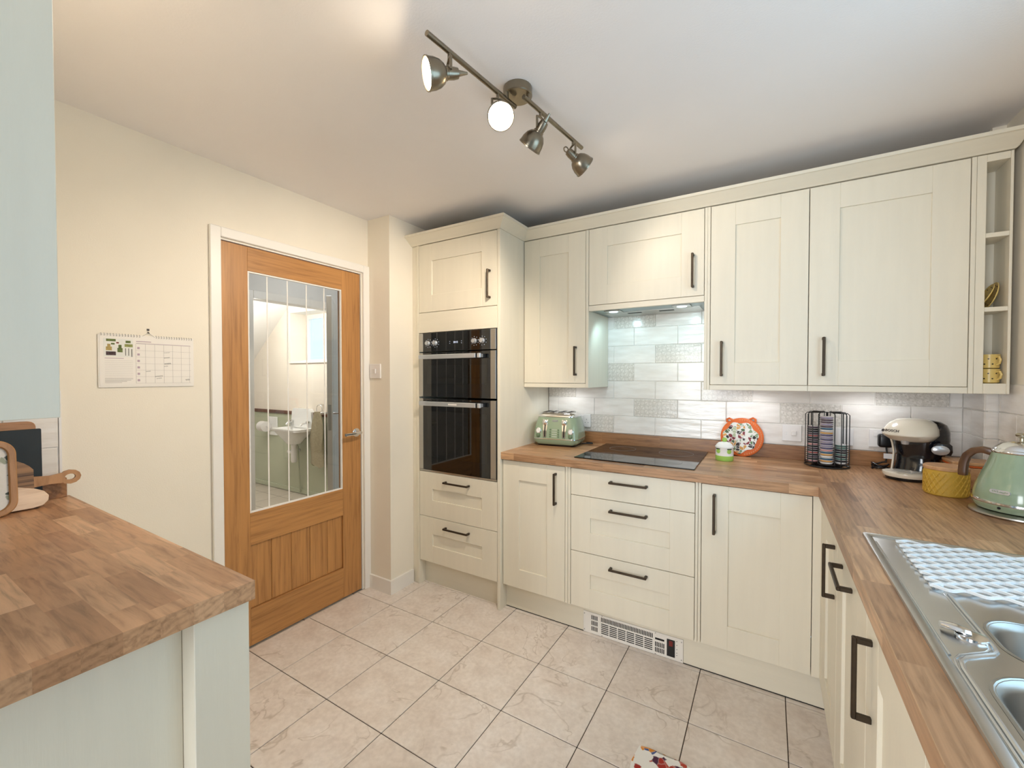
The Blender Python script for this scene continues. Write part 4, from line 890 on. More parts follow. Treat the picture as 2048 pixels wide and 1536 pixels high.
head(ba0+bd*0.085, (-0.58, -0.77, -0.26), 'bulb_warm', 52, 1.1, False, 1.0)
head(ba0+bd*0.305, (0.53, -0.53, -0.70), 'bulb_warm', 11, 1.5)
head(bb0+bd2*0.100, (-0.66, 0.12, -0.62), 'bulb_warm_dim', 32, 2.0, False)
head(bb0+bd2*0.330, (0.50, 0.72, -0.52), 'bulb_warm_dim', 5.0, 1.6)
# ------------------------------------------------------------------ calendar on the door wall
ca = thing('wall_calendar', 'spiral-bound paper calendar with a food picture hanging on the door wall', 'calendar', (XD+0.004, -1.338, 1.308))
FC = ('+x', XD+0.006)
CY0, CY1, CZ0, CZ1 = -1.494, -1.181, 1.308, 1.516
boxo('back_sheets', (XD+0.0015, XD+0.0050, CY0, CY1, CZ0, CZ1-0.004), 'paper', ca)
boxo('top_page', (XD+0.0050, XD+0.0062, CY0+0.004, CY1, CZ0+0.006, CZ1), 'paper', ca)
cw, ch = CY1-CY0, CZ1-CZ0; FC = ('+x', XD+0.0062)
def cp_(name, rects, mat, d=0.0004):
    bm = B()
    for a, b, c_, e in rects: fb(bm, FC, CY0+cw*a, CY0+cw*b, CZ0+ch*c_, CZ0+ch*e, -0.0002, d)
    return obj(name, bm, mat, ca)
cp_('picture', [(0.05, 0.335, 0.575, 0.915)], 'print_photo')
cp_('picture_leaves', [(0.075, 0.165, 0.86, 0.905), (0.12, 0.155, 0.80, 0.83), (0.26, 0.31, 0.84, 0.885), (0.18, 0.23, 0.66, 0.74), (0.19, 0.22, 0.74, 0.80)], 'print_green', 0.0006)
cp_('picture_pear', [(0.072, 0.128, 0.69, 0.76), (0.085, 0.115, 0.76, 0.81)], 'print_pear', 0.0006)
cp_('picture_beans', [(0.25, 0.33, 0.765, 0.82)], 'print_olive', 0.0006)
cp_('picture_berries', [(0.072, 0.165, 0.60, 0.67)], 'print_berry', 0.0006)
cp_('picture_utensils', [(0.255, 0.263, 0.60, 0.74), (0.285, 0.293, 0.60, 0.74), (0.315, 0.325, 0.58, 0.73)], 'print_steel', 0.0006)
cp_('picture_tomato', [(0.17, 0.195, 0.825, 0.85)], 'print_red', 0.0006)
cp_('heading', [(0.365, 0.52, 0.875, 0.890), (0.365, 0.96, 0.842, 0.850), (0.06, 0.24, 0.540, 0.550)], 'print_mauve')
cp_('grid_lines', [(0.36+0.0985*i, 0.3615+0.0985*i, 0.07, 0.835) for i in range(7)]+[(0.36, 0.97, 0.07+0.1275*i, 0.0725+0.1275*i) for i in range(7)]+[(0.06, 0.33, 0.50-0.035*i, 0.502-0.035*i) for i in range(10)], 'print_grey')
cp_('small_print', [(0.06, 0.33, 0.155, 0.163), (0.06, 0.31, 0.130, 0.137), (0.06, 0.27, 0.105, 0.112), (0.06, 0.22, 0.085, 0.090)], 'print_grey')
cp_('date_blocks', [(0.375, 0.40, 0.735-0.125*i, 0.775-0.125*i) for i in range(6)], 'print_mauve')
bm = B()
for (y0, y1, z, n, amp) in ((0.655, 0.72, 0.68, 12, 0.004), (0.655, 0.72, 0.575, 14, 0.010), (0.66, 0.735, 0.455, 18, 0.016), (0.655, 0.70, 0.405, 10, 0.006), (0.46, 0.51, 0.30, 10, 0.008), (0.555, 0.64, 0.20, 16, 0.012), (0.57, 0.63, 0.16, 10, 0.006), (0.90, 0.95, 0.13, 10, 0.02)):
    pts = [(XD+0.0064, CY0+cw*(y0+(y1-y0)*i/n), CZ0+ch*z+ch*amp*math.sin(i*2.4)+ch*0.2*(y1-y0)*i/n) for i in range(n+1)]
    tube(bm, pts, 0.00055, 4)
obj('handwriting', bm, 'print_dark', ca)
bm = B()
for i in range(34):
    y = CY0+cw*(0.03+0.945*i/33)
    if 0.43 < (y-CY0)/cw < 0.555: continue
    tube(bm, [(XD+0.0055+0.0042*math.cos(a), y, CZ1-0.003+0.0050*math.sin(a)) for a in [2*PI*k/8 for k in range(8)]], 0.0009, 4, closed=True)
obj('wire_spiral', bm, 'brushed_steel', ca)
bm = B(); yc = CY0+cw*0.495; tube(bm, [(XD+0.006, yc-0.020, CZ1-0.002), (XD+0.006, yc-0.004, CZ1+0.010), (XD+0.006, yc, CZ1+0.012), (XD+0.006, yc+0.004, CZ1+0.010), (XD+0.006, yc+0.020, CZ1-0.004)], 0.0009, 5); obj('hanger', bm, 'brushed_steel', ca)
bm = B(); tube(bm, [(XD, yc, CZ1+0.016), (XD+0.010, yc, CZ1+0.012)], 0.0022, 8); box(bm, XD+0.0003, XD+0.003, yc-0.004, yc+0.004, CZ1+0.022, CZ1+0.030); tag(obj('picture_hook', bm, 'print_dark'), 'small dark hook holding the calendar', 'hook')
# ------------------------------------------------------------------ toaster
to = thing('toaster', 'sage green four-slot toaster with chrome top', 'toaster', (-0.046, 0.423, ZW+0.0003), rot=0.12); to.scale = (0.88, 0.93, 0.96)
def tsec(w, d, z, r): return rrect(w, d, r, z, 6)
bm = B(); loft(bm, [tsec(0.27, 0.20, 0.0, 0.03), tsec(0.29, 0.215, 0.012, 0.03)]); obj('base', bm, 'black_plastic', to, smooth=True)
bm = B(); loft(bm, [tsec(0.290, 0.218, 0.012, 0.035), tsec(0.322, 0.242, 0.026, 0.04), tsec(0.330, 0.248, 0.046, 0.04)]); obj('lower_skirt', bm, 'sage', to, smooth=True)
bm = B(); loft(bm, [tsec(0.334, 0.252, 0.046, 0.042), tsec(0.334, 0.252, 0.051, 0.042)]); obj('chrome_band', bm, 'chrome', to, smooth=True)
bm = B(); loft(bm, [tsec(0.330, 0.248, 0.051, 0.04), tsec(0.322, 0.236, 0.10, 0.04), tsec(0.300, 0.210, 0.155, 0.04), tsec(0.276, 0.190, 0.190, 0.04)]); bd_ = obj('body', bm, 'sage', to, smooth=True)
bm = B(); loft(bm, [tsec(0.282, 0.196, 0.188, 0.042), tsec(0.282, 0.196, 0.195, 0.042), tsec(0.268, 0.184, 0.206, 0.04), tsec(0.250, 0.166, 0.212, 0.034)]); tp_ = obj('chrome_top', bm, 'chrome', to, smooth=True)
for x in (-0.088, -0.036, 0.028, 0.082):
    boxo('slot_rim', (x-0.019, x+0.019, -0.066, 0.066, 0.2115, 0.2175), 'brushed_steel', tp_, bev=0.002); boxo('slot', (x-0.014, x+0.014, -0.060, 0.060, 0.2170, 0.2182), 'dark_gap', tp_)
# front slants back: points on the front face
def tf(x, z):
    k = [(0.051, 0.124), (0.10, 0.118), (0.155, 0.105), (0.190, 0.095)]
    for (z0, y0), (z1, y1) in zip(k, k[1:]):
        if z <= z1: return Vector((x, -(y0+(y1-y0)*(z-z0)/(z1-z0)), z))
    return Vector((x, -0.095, z))
for s in (-1, 1):
    x = s*0.070
    bm = B(); loft(bm, [[tf(x-w, z)+Vector((0, o, 0)) for w, o in ((h, 0.004), (h, -0.004), (-h, -0.004), (-h, 0.004))] for z, h in ((0.058, 0.011), (0.10, 0.013), (0.15, 0.018), (0.172, 0.019))]); sr = obj('lever_surround', bm, 'chrome', to)
    bm = B(); loft(bm, [[tf(x-w, z)+Vector((0, o, 0)) for w, o in ((0.004, 0), (0.004, -0.0052), (-0.004, -0.0052), (-0.004, 0))] for z in (0.062, 0.10, 0.140)]); obj('lever_slot', bm, 'dark_gap', sr)
    p = tf(x, 0.155); bm = B(); rot_bm(lathe(bm, [(0.0165, 0), (0.019, 0.006), (0.018, 0.016), (0.011, 0.022), (0.0, 0.023)], seg=20), Matrix.Translation(p) @ Matrix.Rotation(PI/2, 4, 'X')); obj('lever_knob', bm, 'chrome', to, smooth=True)
    p = tf(s*0.118, 0.098); bm = B(); rot_bm(lathe(bm, [(0.020, 0), (0.020, 0.004), (0.017, 0.006), (0.0, 0.0062)], seg=20), Matrix.Translation(p) @ Matrix.Rotation(PI/2-0.16, 4, 'X')); dl = obj('dial', bm, 'chrome', to, smooth=True)
    bm = B(); rot_bm(lathe(bm, [(0.015, 0.006), (0.0, 0.0066)], seg=20), Matrix.Translation(p) @ Matrix.Rotation(PI/2-0.16, 4, 'X')); obj('dial_face', bm, 'pot_white', dl)
    p = tf(s*0.118, 0.070); bm = B(); rot_bm(lathe(bm, [(0.014, 0), (0.014, 0.008), (0.009, 0.014), (0.0, 0.015)], seg=18), Matrix.Translation(p) @ Matrix.Rotation(PI/2, 4, 'X')); obj('browning_knob', bm, 'sage_dark', to, smooth=True)
    for k in range(4):
        p = tf(s*0.030, 0.064+0.0145*k); bm = B(); rot_bm(lathe(bm, [(0.0062, -0.001), (0.0062, 0.003), (0.0, 0.004)], seg=12), Matrix.Translation(p) @ Matrix.Rotation(PI/2, 4, 'X')); obj('button', bm, 'sage_dark', to)
bm = B(); p = tf(0, 0.164)
loft(bm, [[(p.x+a[0], p.y-0.0035+b, p.z+a[1]) for a in [(q[0], q[1]) for q in rrect(0.042, 0.012, 0.005, 0)]] for b in (0.006, 0.0)]); bg = obj('badge', bm, 'silver_plastic', to)
text('badge_lettering', "De'Longhi", 0.0085, 'sage_dark', bg, Matrix.Translation((p.x, p.y-0.0036, p.z)) @ Matrix.Rotation(PI/2, 4, 'X'), 0.0003)
bm = B()
for k in range(4): p = tf(0, 0.064+0.0145*k); box(bm, -0.018, 0.018, p.y-0.0010, p.y+0.001, p.z-0.0012, p.z+0.0008)
obj('button_labels', bm, 'pot_white', to)
bm = B(); tube(bm, [(0.150, 0.05, 0.006), (0.195, 0.052, 0.008), (0.222, 0.075, 0.007), (0.215, 0.102, 0.007), (0.17, 0.108, 0.006)], 0.0038, 8); obj('power_lead', bm, 'black_plastic', to, smooth=True)
# ------------------------------------------------------------------ apple jar
jr = thing('apple_jar', 'small white lidded jar with green apples and a green base', 'jar', (0.905, 0.388, ZW+0.0003))
bm = B(); lathe(bm, [(0.040, 0.0), (0.0425, 0.004), (0.0425, 0.026)], (0.905, 0.388, ZW+0.0003), 28); obj('green_band', bm, 'apple_green', jr, smooth=True)
bm = B(); lathe(bm, [(0.0420, 0.026), (0.0425, 0.034), (0.0420, 0.064), (0.044, 0.067), (0.044, 0.072)], (0.905, 0.388, ZW+0.0003), 28); obj('body', bm, 'pot_white', jr, smooth=True)
bm = B(); lathe(bm, [(0.041, 0.072), (0.039, 0.080), (0.028, 0.091), (0.012, 0.096), (0.0, 0.097)], (0.905, 0.388, ZW+0.0003), 28); ld = obj('lid', bm, 'pot_white', jr, smooth=True)
bm = B(); lathe(bm, [(0.004, 0.095), (0.011, 0.099), (0.0125, 0.107), (0.009, 0.115), (0.003, 0.114)], (0.905, 0.388, ZW+0.0003), 16); tube(bm, [(0.905, 0.388, ZW+0.113), (0.907, 0.388, ZW+0.122)], 0.0014, 5); obj('apple_knob', bm, 'apple_green', ld, smooth=True)
vdir = (Vector((1.098, -2.06))-Vector((0.905, 0.388))).normalized(); a0 = math.atan2(vdir.y, vdir.x)
for da in (-0.75, 0.55, 2.0, 3.6):
    a = a0+da; c = Vector((0.905+0.0425*math.cos(a), 0.388+0.0425*math.sin(a), ZW+0.050))
    bm = B(); rot_bm(lathe(bm, [(0.012, -0.001), (0.010, 0.0018), (0.0, 0.0026)], seg=14), Matrix.Translation(c) @ Matrix.Rotation(a, 4, 'Z') @ Matrix.Rotation(PI/2, 4, 'Y')); ap = obj('painted_apple', bm, 'apple_green', jr, smooth=True)
    bm = B(); rot_bm(box(B(), -0.0012, 0.0024, -0.011, 0.011, 0.010, 0.0145), Matrix.Translation(c) @ Matrix.Rotation(a, 4, 'Z')).to_mesh(bpy.data.meshes.new('tmp')) if False else None
    bm = box(B(), -0.001, 0.0022, -0.011, 0.011, 0.010, 0.0145); rot_bm(bm, Matrix.Translation(c) @ Matrix.Rotation(a, 4, 'Z')); obj('leaf', bm, 'leaf_dark', ap)
# ------------------------------------------------------------------ round patterned pot mat leaning on the upstand
pm = thing('pot_mat', 'round orange-rimmed pot mat with a leafy print leaning on the upstand', 'pot mat', (0.975, 0.548, ZW+0.0005), rot=(-0.16, 0, 0.0))
RM = 0.104
bm = B(); rot_bm(lathe(bm, [(RM-0.006, -0.007), (RM, -0.003), (RM, 0.003), (RM-0.006, 0.007), (RM-0.020, 0.0062), (0.0, 0.006)], seg=40), Matrix.Translation((0, 0, RM)) @ Matrix.Rotation(PI/2, 4, 'X')); obj('orange_rim', bm, 'orange', pm, smooth=True)
bm = B(); pts = []
for i in range(60):
    a = 2*PI*i/60; r = RM-0.021+0.006*math.sin(7*a)-(0.006 if -0.6 < a-5.4 < 0.5 else 0); pts.append((r*math.cos(a)-0.006, r*math.sin(a)+RM-0.004))
prism(bm, pts, lambda u, v, a: (u, a, v), -0.0105, -0.0058); obj('printed_face', bm, 'paisley', pm)
bm = B()
for i in range(26):
    a = -1.4+3.2*i/26; r = RM-0.011; box(bm, r*math.cos(a)-0.0022, r*math.cos(a)+0.0022, -0.0085, -0.0060, RM+r*math.sin(a)-0.004, RM+r*math.sin(a)+0.004)
obj('rim_marks', bm, 'orange_pale', pm)
for x, a in ((-0.062, 2.2), (0.052, 1.0)):
    bm = B(); c = Vector((x, 0.0, RM+math.sqrt(RM*RM-x*x))); tube(bm, [c+Vector((-0.010, 0, -0.006)), c+Vector((-0.012, 0, 0.010)), c+Vector((0.0, 0, 0.016)), c+Vector((0.012, 0, 0.009)), c+Vector((0.012, 0, -0.008))], 0.006, 8); obj('hanging_loop', bm, 'orange', pm, smooth=True)
# ------------------------------------------------------------------ capsule rack with coffee discs
RX, RY = 1.342, 0.486; ZD = ZW+0.0004
rk = thing('capsule_rack', 'black wire carousel rack for coffee discs', 'rack', (RX, RY, ZD))
def ring(bm, x, y, z, r, rad, n=28): tube(bm, [(x+r*math.cos(2*PI*i/n), y+r*math.sin(2*PI*i/n), z) for i in range(n)], rad, 6, closed=True)
bm = B(); lathe(bm, [(0.060, 0.0), (0.062, 0.003), (0.050, 0.010), (0.020, 0.014), (0.0, 0.014)], (RX, RY, ZD), 24); ring(bm, RX, RY, ZD+0.0045, 0.088, 0.0035)
for k in range(5): a = 2*PI*k/5; tube(bm, [(RX+0.05*math.cos(a), RY+0.05*math.sin(a), ZD+0.008), (RX+0.088*math.cos(a), RY+0.088*math.sin(a), ZD+0.0045)], 0.003, 6)
obj('base', bm, 'black_wire', rk, smooth=True)
bm = B(); tube(bm, [(RX, RY, ZD+0.01), (RX, RY, ZD+0.262)], 0.005, 8); obj('centre_pole', bm, 'black_wire', rk)
va = math.atan2(-2.06-RY, 1.098-RX)
COLS = [va-0.02, va-1.28, va+1.26, va+2.55, va-2.55]
CR = 0.057; DR = 0.028
for ci, a in enumerate(COLS):
    cx, cy = RX+CR*math.cos(a), RY+CR*math.sin(a)
    bm = B()
    for da in (-1.25, -0.62, 0.62, 1.25):
        b = a+da; q = 0.033; x, y = cx+q*math.cos(b), cy+q*math.sin(b)
        top = ZD+0.262 if abs(da) > 1 else ZD+0.258
        if ci == 0 and abs(da) < 1: continue
        tube(bm, [(x, y, ZD+0.018), (x, y, top-0.008), (x+(cx-x)*0.25, y+(cy-y)*0.25, top), (cx+(RX-cx)*0.7, cy+(RY-cy)*0.7, top)], 0.0019, 6)
    ring(bm, cx, cy, ZD+0.018, 0.033, 0.0019, 20)
    obj('column_wires', bm, 'black_wire', rk)
ORD = ['top', 'second', 'third', 'fourth', 'fifth', 'sixth', 'seventh', 'eighth', 'ninth', 'tenth', 'eleventh', 'twelfth', 'thirteenth', 'fourteenth', 'fifteenth', 'sixteenth', 'seventeenth', 'eighteenth', 'nineteenth', 'twentieth']
dprot = {}
mnoise('disc_lip', '#cfcbc8', 0.04, 30, 0.3)
for nm, hx in (('pink', '#d79a98'), ('plum', '#5a4653'), ('purple', '#5b5478'), ('white', '#e6e4e0'), ('amber', '#d9a55e'), ('blue', '#34617f'), ('teal', '#5f8378'), ('black', '#26272b'), ('red', '#b4605c'), ('lilac', '#a498b0')): mnoise('disc_'+nm, hx, 0.05, 30, 0.3)
def disc(cx, cy, z, colr, label, group):
    key = colr
    if key not in dprot:
        bm = B(); lathe(bm, [(0.020, 0.0), (0.0245, 0.0015), (0.0250, 0.0072), (DR, 0.0078), (DR, 0.0094), (0.0, 0.0096)], (cx, cy, z), 20, mi=[0, 0, 1, 1, 1])
        o = obj('coffee_disc', bm, ['disc_'+colr, 'disc_lip'], None, smooth=True); dprot[key] = (o, (cx, cy, z))
    else:
        q, p0 = dprot[key]; o = copy_of(q, 'coffee_disc', None, (cx-p0[0], cy-p0[1], z-p0[2]))
    tag(o, label, 'coffee capsule', group)
seqs = {0: ['white', 'amber', 'blue', 'white', 'amber', 'blue', 'pink', 'purple', 'lilac', 'purple', 'lilac', 'purple', 'lilac', 'purple', 'amber', 'white', 'blue', 'plum', 'lilac', 'plum', 'plum', 'lilac'],
        1: ['pink', 'black', 'plum', 'black', 'red', 'black', 'plum', 'black', 'pink', 'black', 'plum', 'black', 'red', 'plum', 'black', 'black', 'plum'],
        2: ['white', 'black', 'teal', 'black', 'teal', 'black', 'black', 'teal', 'teal'], 3: ['pink', 'white', 'plum', 'pink', 'white', 'plum', 'black'], 4: ['teal', 'white', 'lilac', 'teal', 'white', 'teal']}
wherec = {0: 'in the front column', 1: 'in the left-hand column', 2: 'in the right-hand column', 3: 'in the rear right column', 4: 'in the rear left column'}
CNT = ['', 'second', 'third', 'fourth', 'fifth', 'sixth', 'seventh', 'eighth', 'ninth', 'tenth', 'eleventh', 'twelfth', 'thirteenth', 'fourteenth', 'fifteenth', 'sixteenth', 'seventeenth', 'eighteenth', 'nineteenth', 'twentieth', 'twenty-first', 'twenty-second', 'twenty-third']
for ci in range(5):
    a = COLS[ci]; s = seqs[ci]
    for k, c_ in enumerate(s):
        ord_ = 'lowest' if k == 0 else CNT[k]+' from the bottom'
        disc(RX+CR*math.cos(a), RY+CR*math.sin(a), ZD+0.0205+0.0102*k, c_, '%s coffee disc, %s %s of the wire rack' % (c_, ord_, wherec[ci]), 'coffee discs in the wire rack')
# ------------------------------------------------------------------ coffee machine (front = -y of its own frame)
cm = thing('coffee_machine', 'cream and black capsule coffee machine in the corner', 'coffee machine', (1.628, 0.385, ZW+0.0003), rot=-0.52)
def oval(w, d, z, cy=0.0, n=28, p=2.6):
    out = []
    for i in range(n):
        a = 2*PI*i/n; c, s = math.cos(a), math.sin(a); out.append((w/2*math.copysign(abs(c)**(2/p), c), cy+d/2*math.copysign(abs(s)**(2/p), s), z))
    return out
bm = B(); loft(bm, [oval(0.125, 0.11, 0.0, -0.070, p=2), oval(0.132, 0.118, 0.010, -0.070, p=2), oval(0.132, 0.118, 0.014, -0.070, p=2)]); obj('tray_base', bm, 'black_plastic', cm, smooth=True)
bm = B(); loft(bm, [oval(0.140, 0.124, 0.013, -0.070, p=2), oval(0.150, 0.132, 0.022, -0.070, p=2), oval(0.148, 0.130, 0.030, -0.070, p=2), oval(0.128, 0.112, 0.033, -0.070, p=2)]); tr_ = obj('drip_tray', bm, 'cream_gloss', cm, smooth=True)
bm = B()
for k in range(5): box(bm, -0.036, 0.036, -0.105+0.016*k, -0.099+0.016*k, 0.0328, 0.0336)
obj('tray_slots', bm, 'silver_plastic', tr_)
bm = B(); loft(bm, [oval(0.138, 0.130, 0.0, 0.055), oval(0.146, 0.138, 0.02, 0.053), oval(0.140, 0.122, 0.06, 0.061), oval(0.136, 0.116, 0.11, 0.061), oval(0.144, 0.132, 0.150, 0.050), oval(0.150, 0.150, 0.180, 0.040)]); obj('body', bm, 'navy_black', cm, smooth=True)
# cream side arc on the left of the column
bm = B(); ribbon(bm, [(-0.071, 0.01, 0.022), (-0.069, 0.016, 0.06), (-0.067, 0.018, 0.10), (-0.070, 0.010, 0.14), (-0.074, -0.004, 0.175)], 0.010, 0.006, (1, 0, 0)); obj('side_trim', bm, 'cream_gloss', cm, smooth=True)
# head: rounded hood with a crease above a tapering lower band
bm = B(); loft(bm, [oval(w, d, z_, c_, 32, p_) for w, d, z_, c_, p_ in ((0.112, 0.126, 0.158, -0.004, 2.4), (0.140, 0.158, 0.166, -0.010, 2.5), (0.170, 0.200, 0.186, -0.022, 2.5), (0.172, 0.202, 0.190, -0.022, 2.5), (0.166, 0.188, 0.212, -0.014, 2.4), (0.146, 0.160, 0.234, -0.002, 2.3), (0.106, 0.112, 0.248, 0.010, 2.2), (0.050, 0.050, 0.253, 0.016, 2.0))]); obj('hood', bm, 'cream_gloss', cm, smooth=True)
# black rounded shell behind and beside the hood
bm = B(); loft(bm, [[(x+0.010, y, z) for x, y, z in oval(w, d, z_, 0.056, 28, 2.3)] for w, d, z_ in ((0.140, 0.120, 0.085), (0.168, 0.134, 0.120), (0.182, 0.142, 0.165), (0.180, 0.142, 0.200), (0.160, 0.128, 0.228), (0.120, 0.096, 0.242), (0.06, 0.05, 0.247))]); obj('rear_shell', bm, 'navy_black', cm, smooth=True)
bm = B(); lathe(bm, [(0.012, -0.020), (0.014, -0.008), (0.016, 0.0)], (0.0, -0.070, 0.168), 16); obj('spout', bm, 'silver_plastic', cm, smooth=True)
bm = B(); loft(bm, [oval(0.052, 0.016, 0.112, -0.018), oval(0.060, 0.024, 0.126, -0.020), oval(0.056, 0.022, 0.152, -0.022), oval(0.04, 0.012, 0.160, -0.022)])
rot_bm(bm, Matrix.Translation((0.088, 0.010, 0.0)) @ Matrix.Rotation(0.5, 4, 'Z')); bt = obj('button_pod', bm, 'navy_black', cm, smooth=True)
bm = B(); rot_bm(lathe(bm, [(0.022, 0.0), (0.022, 0.004), (0.018, 0.007), (0.0, 0.008)], seg=24), Matrix.Translation((0.094, -0.020, 0.132)) @ Matrix.Rotation(0.5, 4, 'Z') @ Matrix.Diagonal((1.25, 1, 0.9, 1)) @ Matrix.Rotation(PI/2, 4, 'X')); obj('start_button', bm, 'silver_plastic', bt, smooth=True)
text('brand_lettering', 'BOSCH', 0.0155, 'print_dark', cm, Matrix.Translation((-0.030, -0.1135, 0.2045)) @ Matrix.Rotation(-0.20, 4, 'Z') @ Matrix.Rotation(PI/2-0.42, 4, 'X'), 0.0012)
bm = B(); rot_bm(lathe(bm, [(0.0062, -0.002), (0.0062, 0.001), (0.0045, 0.001), (0.0045, -0.002)], seg=16), Matrix.Translation((-0.064, -0.1030, 0.2035)) @ Matrix.Rotation(-0.55, 4, 'Z') @ Matrix.Rotation(PI/2-0.42, 4, 'X')); obj('brand_roundel', bm, 'print_dark', cm)
# ------------------------------------------------------------------ yellow canister with wooden lid
def canister(name, label, cx, cy, r, h, mat, lid, emboss):
    t = thing(name, label, 'canister', (cx, cy, ZW+0.0003)); z0 = ZW+0.0003
    bm = B(); lathe(bm, [(r-0.004, 0.0), (r, 0.004), (r, h-0.012), (r-0.002, h-0.010)], (cx, cy, z0), 40); b = obj('body', bm, mat, t, smooth=True)
    if emboss:
        bm = B()
        n = 22
        for s in (-1, 1):
            for k in range(n):
                pts = [(cx+(r+0.0002)*math.cos(2*PI*k/n+s*0.75*j/8), cy+(r+0.0002)*math.sin(2*PI*k/n+s*0.75*j/8), z0+0.008+(h-0.028)*j/8) for j in range(9)]
                tube(bm, pts, 0.0022, 4)
        obj('embossed_lattice', bm, mat, b)
    bm = B(); lathe(bm, [(r+0.001, h-0.010), (r+0.002, h-0.006), (r+0.002, h+0.0), (r-0.001, h+0.003), (0.0, h+0.003)], (cx, cy, z0), 40); obj('lid', bm, lid, t, smooth=True)
    return t
canister('canister', 'yellow embossed canister with a wooden lid beside the kettle', 1.6600, 0.100, 0.0600, 0.103, 'ochre', 'lid_wood', True)
bx_ = thing('storage_box', 'wooden box with an orange band under its lid behind the yellow canister', 'box', (1.775, 0.285, ZW+0.0003))
boxo('body', (1.712, 1.836, 0.225, 0.345, ZW+0.0003, 1.001), 'lid_wood', bx_, bev=0.006, seg=2)
boxo('rubber_band', (1.711, 1.837, 0.224, 0.346, 1.001, 1.008), 'orange', bx_, bev=0.003)
boxo('lid', (1.710, 1.838, 0.223, 0.347, 1.008, 1.021), 'lid_wood', bx_, bev=0.003)
# ------------------------------------------------------------------ kettle
KX, KY = 1.775, -0.110
kt = thing('kettle', 'sage green conical electric kettle with a brown handle', 'kettle', (KX, KY, ZW+0.0003)); z0 = ZW+0.0003
bm = B(); lathe(bm, [(0.110, 0.0), (0.1130, 0.004), (0.112, 0.008), (0.100, 0.014), (0.088, 0.0155)], (KX, KY, z0), 44); obj('power_base', bm, 'brushed_steel', kt, smooth=True)
bm = B(); lathe(bm, [(0.080, 0.0160), (0.096, 0.018), (0.103, 0.028), (0.1045, 0.038)], (KX, KY, z0), 44); obj('lower_body', bm, 'sage', kt, smooth=True)
bm = B(); lathe(bm, [(0.1050, 0.038), (0.1070, 0.041), (0.1065, 0.046), (0.1035, 0.048)], (KX, KY, z0), 44); obj('chrome_band', bm, 'chrome', kt, smooth=True)
bm = B(); lathe(bm, [(0.1035, 0.048), (0.1030, 0.062), (0.0985, 0.085), (0.0890, 0.115), (0.0780, 0.145), (0.0690, 0.172), (0.0630, 0.194)], (KX, KY, z0), 44); obj('body', bm, 'sage', kt, smooth=True)
bm = B(); lathe(bm, [(0.0635, 0.194), (0.0650, 0.197), (0.0630, 0.203), (0.0600, 0.205)], (KX, KY, z0), 44); obj('neck_ring', bm, 'chrome', kt, smooth=True)
bm = B(); lathe(bm, [(0.0600, 0.204), (0.056, 0.212), (0.042, 0.224), (0.022, 0.231), (0.0, 0.233)], (KX, KY, z0), 36); ld = obj('lid', bm, 'chrome', kt, smooth=True)
bm = B(); lathe(bm, [(0.006, 0.231), (0.005, 0.241), (0.013, 0.247), (0.0145, 0.252), (0.010, 0.257), (0.0, 0.258)], (KX, KY, z0), 20); obj('lid_knob', bm, 'brass', ld, smooth=True)
hdv = Vector((-0.86, 0.51, 0)); P = lambda r, z: Vector((KX, KY, z0))+hdv*r+Vector((0, 0, z))
bm = B(); pts = [P(0.060, 0.188), P(0.084, 0.194), P(0.104, 0.188), P(0.120, 0.170), P(0.127, 0.145), P(0.129, 0.118), P(0.129, 0.100)]
ribbon(bm, [tuple(q) for q in pts], 0.021, 0.026, tuple(hdv.cross(Vector((0, 0, 1))))); bmesh.ops.bevel(bm, geom=list(bm.edges), offset=0.004, segments=2, profile=0.5, affect='EDGES'); obj('handle', bm, 'kettle_wood', kt, smooth=True)
bm = B(); sp = Vector((0.80, -0.60, 0)); loft(bm, [[tuple(Vector((KX, KY, z0))+sp*r+sp.cross(Vector((0, 0, 1)))*(w*c_)+Vector((0, 0, z+dz))) for c_, dz in ((-1, 0), (-0.6, -0.02), (0.6, -0.02), (1, 0), (0.6, 0.006), (-0.6, 0.006))] for r, z, w in ((0.060, 0.165, 0.024), (0.088, 0.186, 0.014), (0.100, 0.197, 0.009))]); obj('spout', bm, 'sage', kt, smooth=True)
ba = math.atan2(-2.06-KY, 1.098-KX)-0.42
def kp(r, z, da=0.0): return Vector((KX+r*math.cos(ba+da), KY+r*math.sin(ba+da), z0+z))
c_ = kp(0.1000, 0.080); mm = Matrix.Translation(c_) @ Matrix.Rotation(ba+PI/2, 4, 'Z') @ Matrix.Rotation(PI/2-0.2, 4, 'X')
bm = B(); loft(bm, [[(p[0], p[1], z) for p in rrect(0.046, 0.0125, 0.006, 0)] for z in (-0.003, 0.0022)]); rot_bm(bm, mm); bg = obj('badge', bm, 'silver_plastic', kt)
text('badge_lettering', "De'Longhi", 0.0085, 'sage_dark', bg, mm @ Matrix.Translation((0, 0, 0.0024)), 0.0003)
bm = B(); lathe(bm, [(0.004, 0), (0.004, 0.002)], (0, 0, 0), 10); rot_bm(bm, Matrix.Translation(kp(0.1030, 0.031)) @ Matrix.Rotation(ba, 4, 'Z') @ Matrix.Rotation(PI/2, 4, 'Y')); obj('switch_light', bm, 'dark_gap', kt)
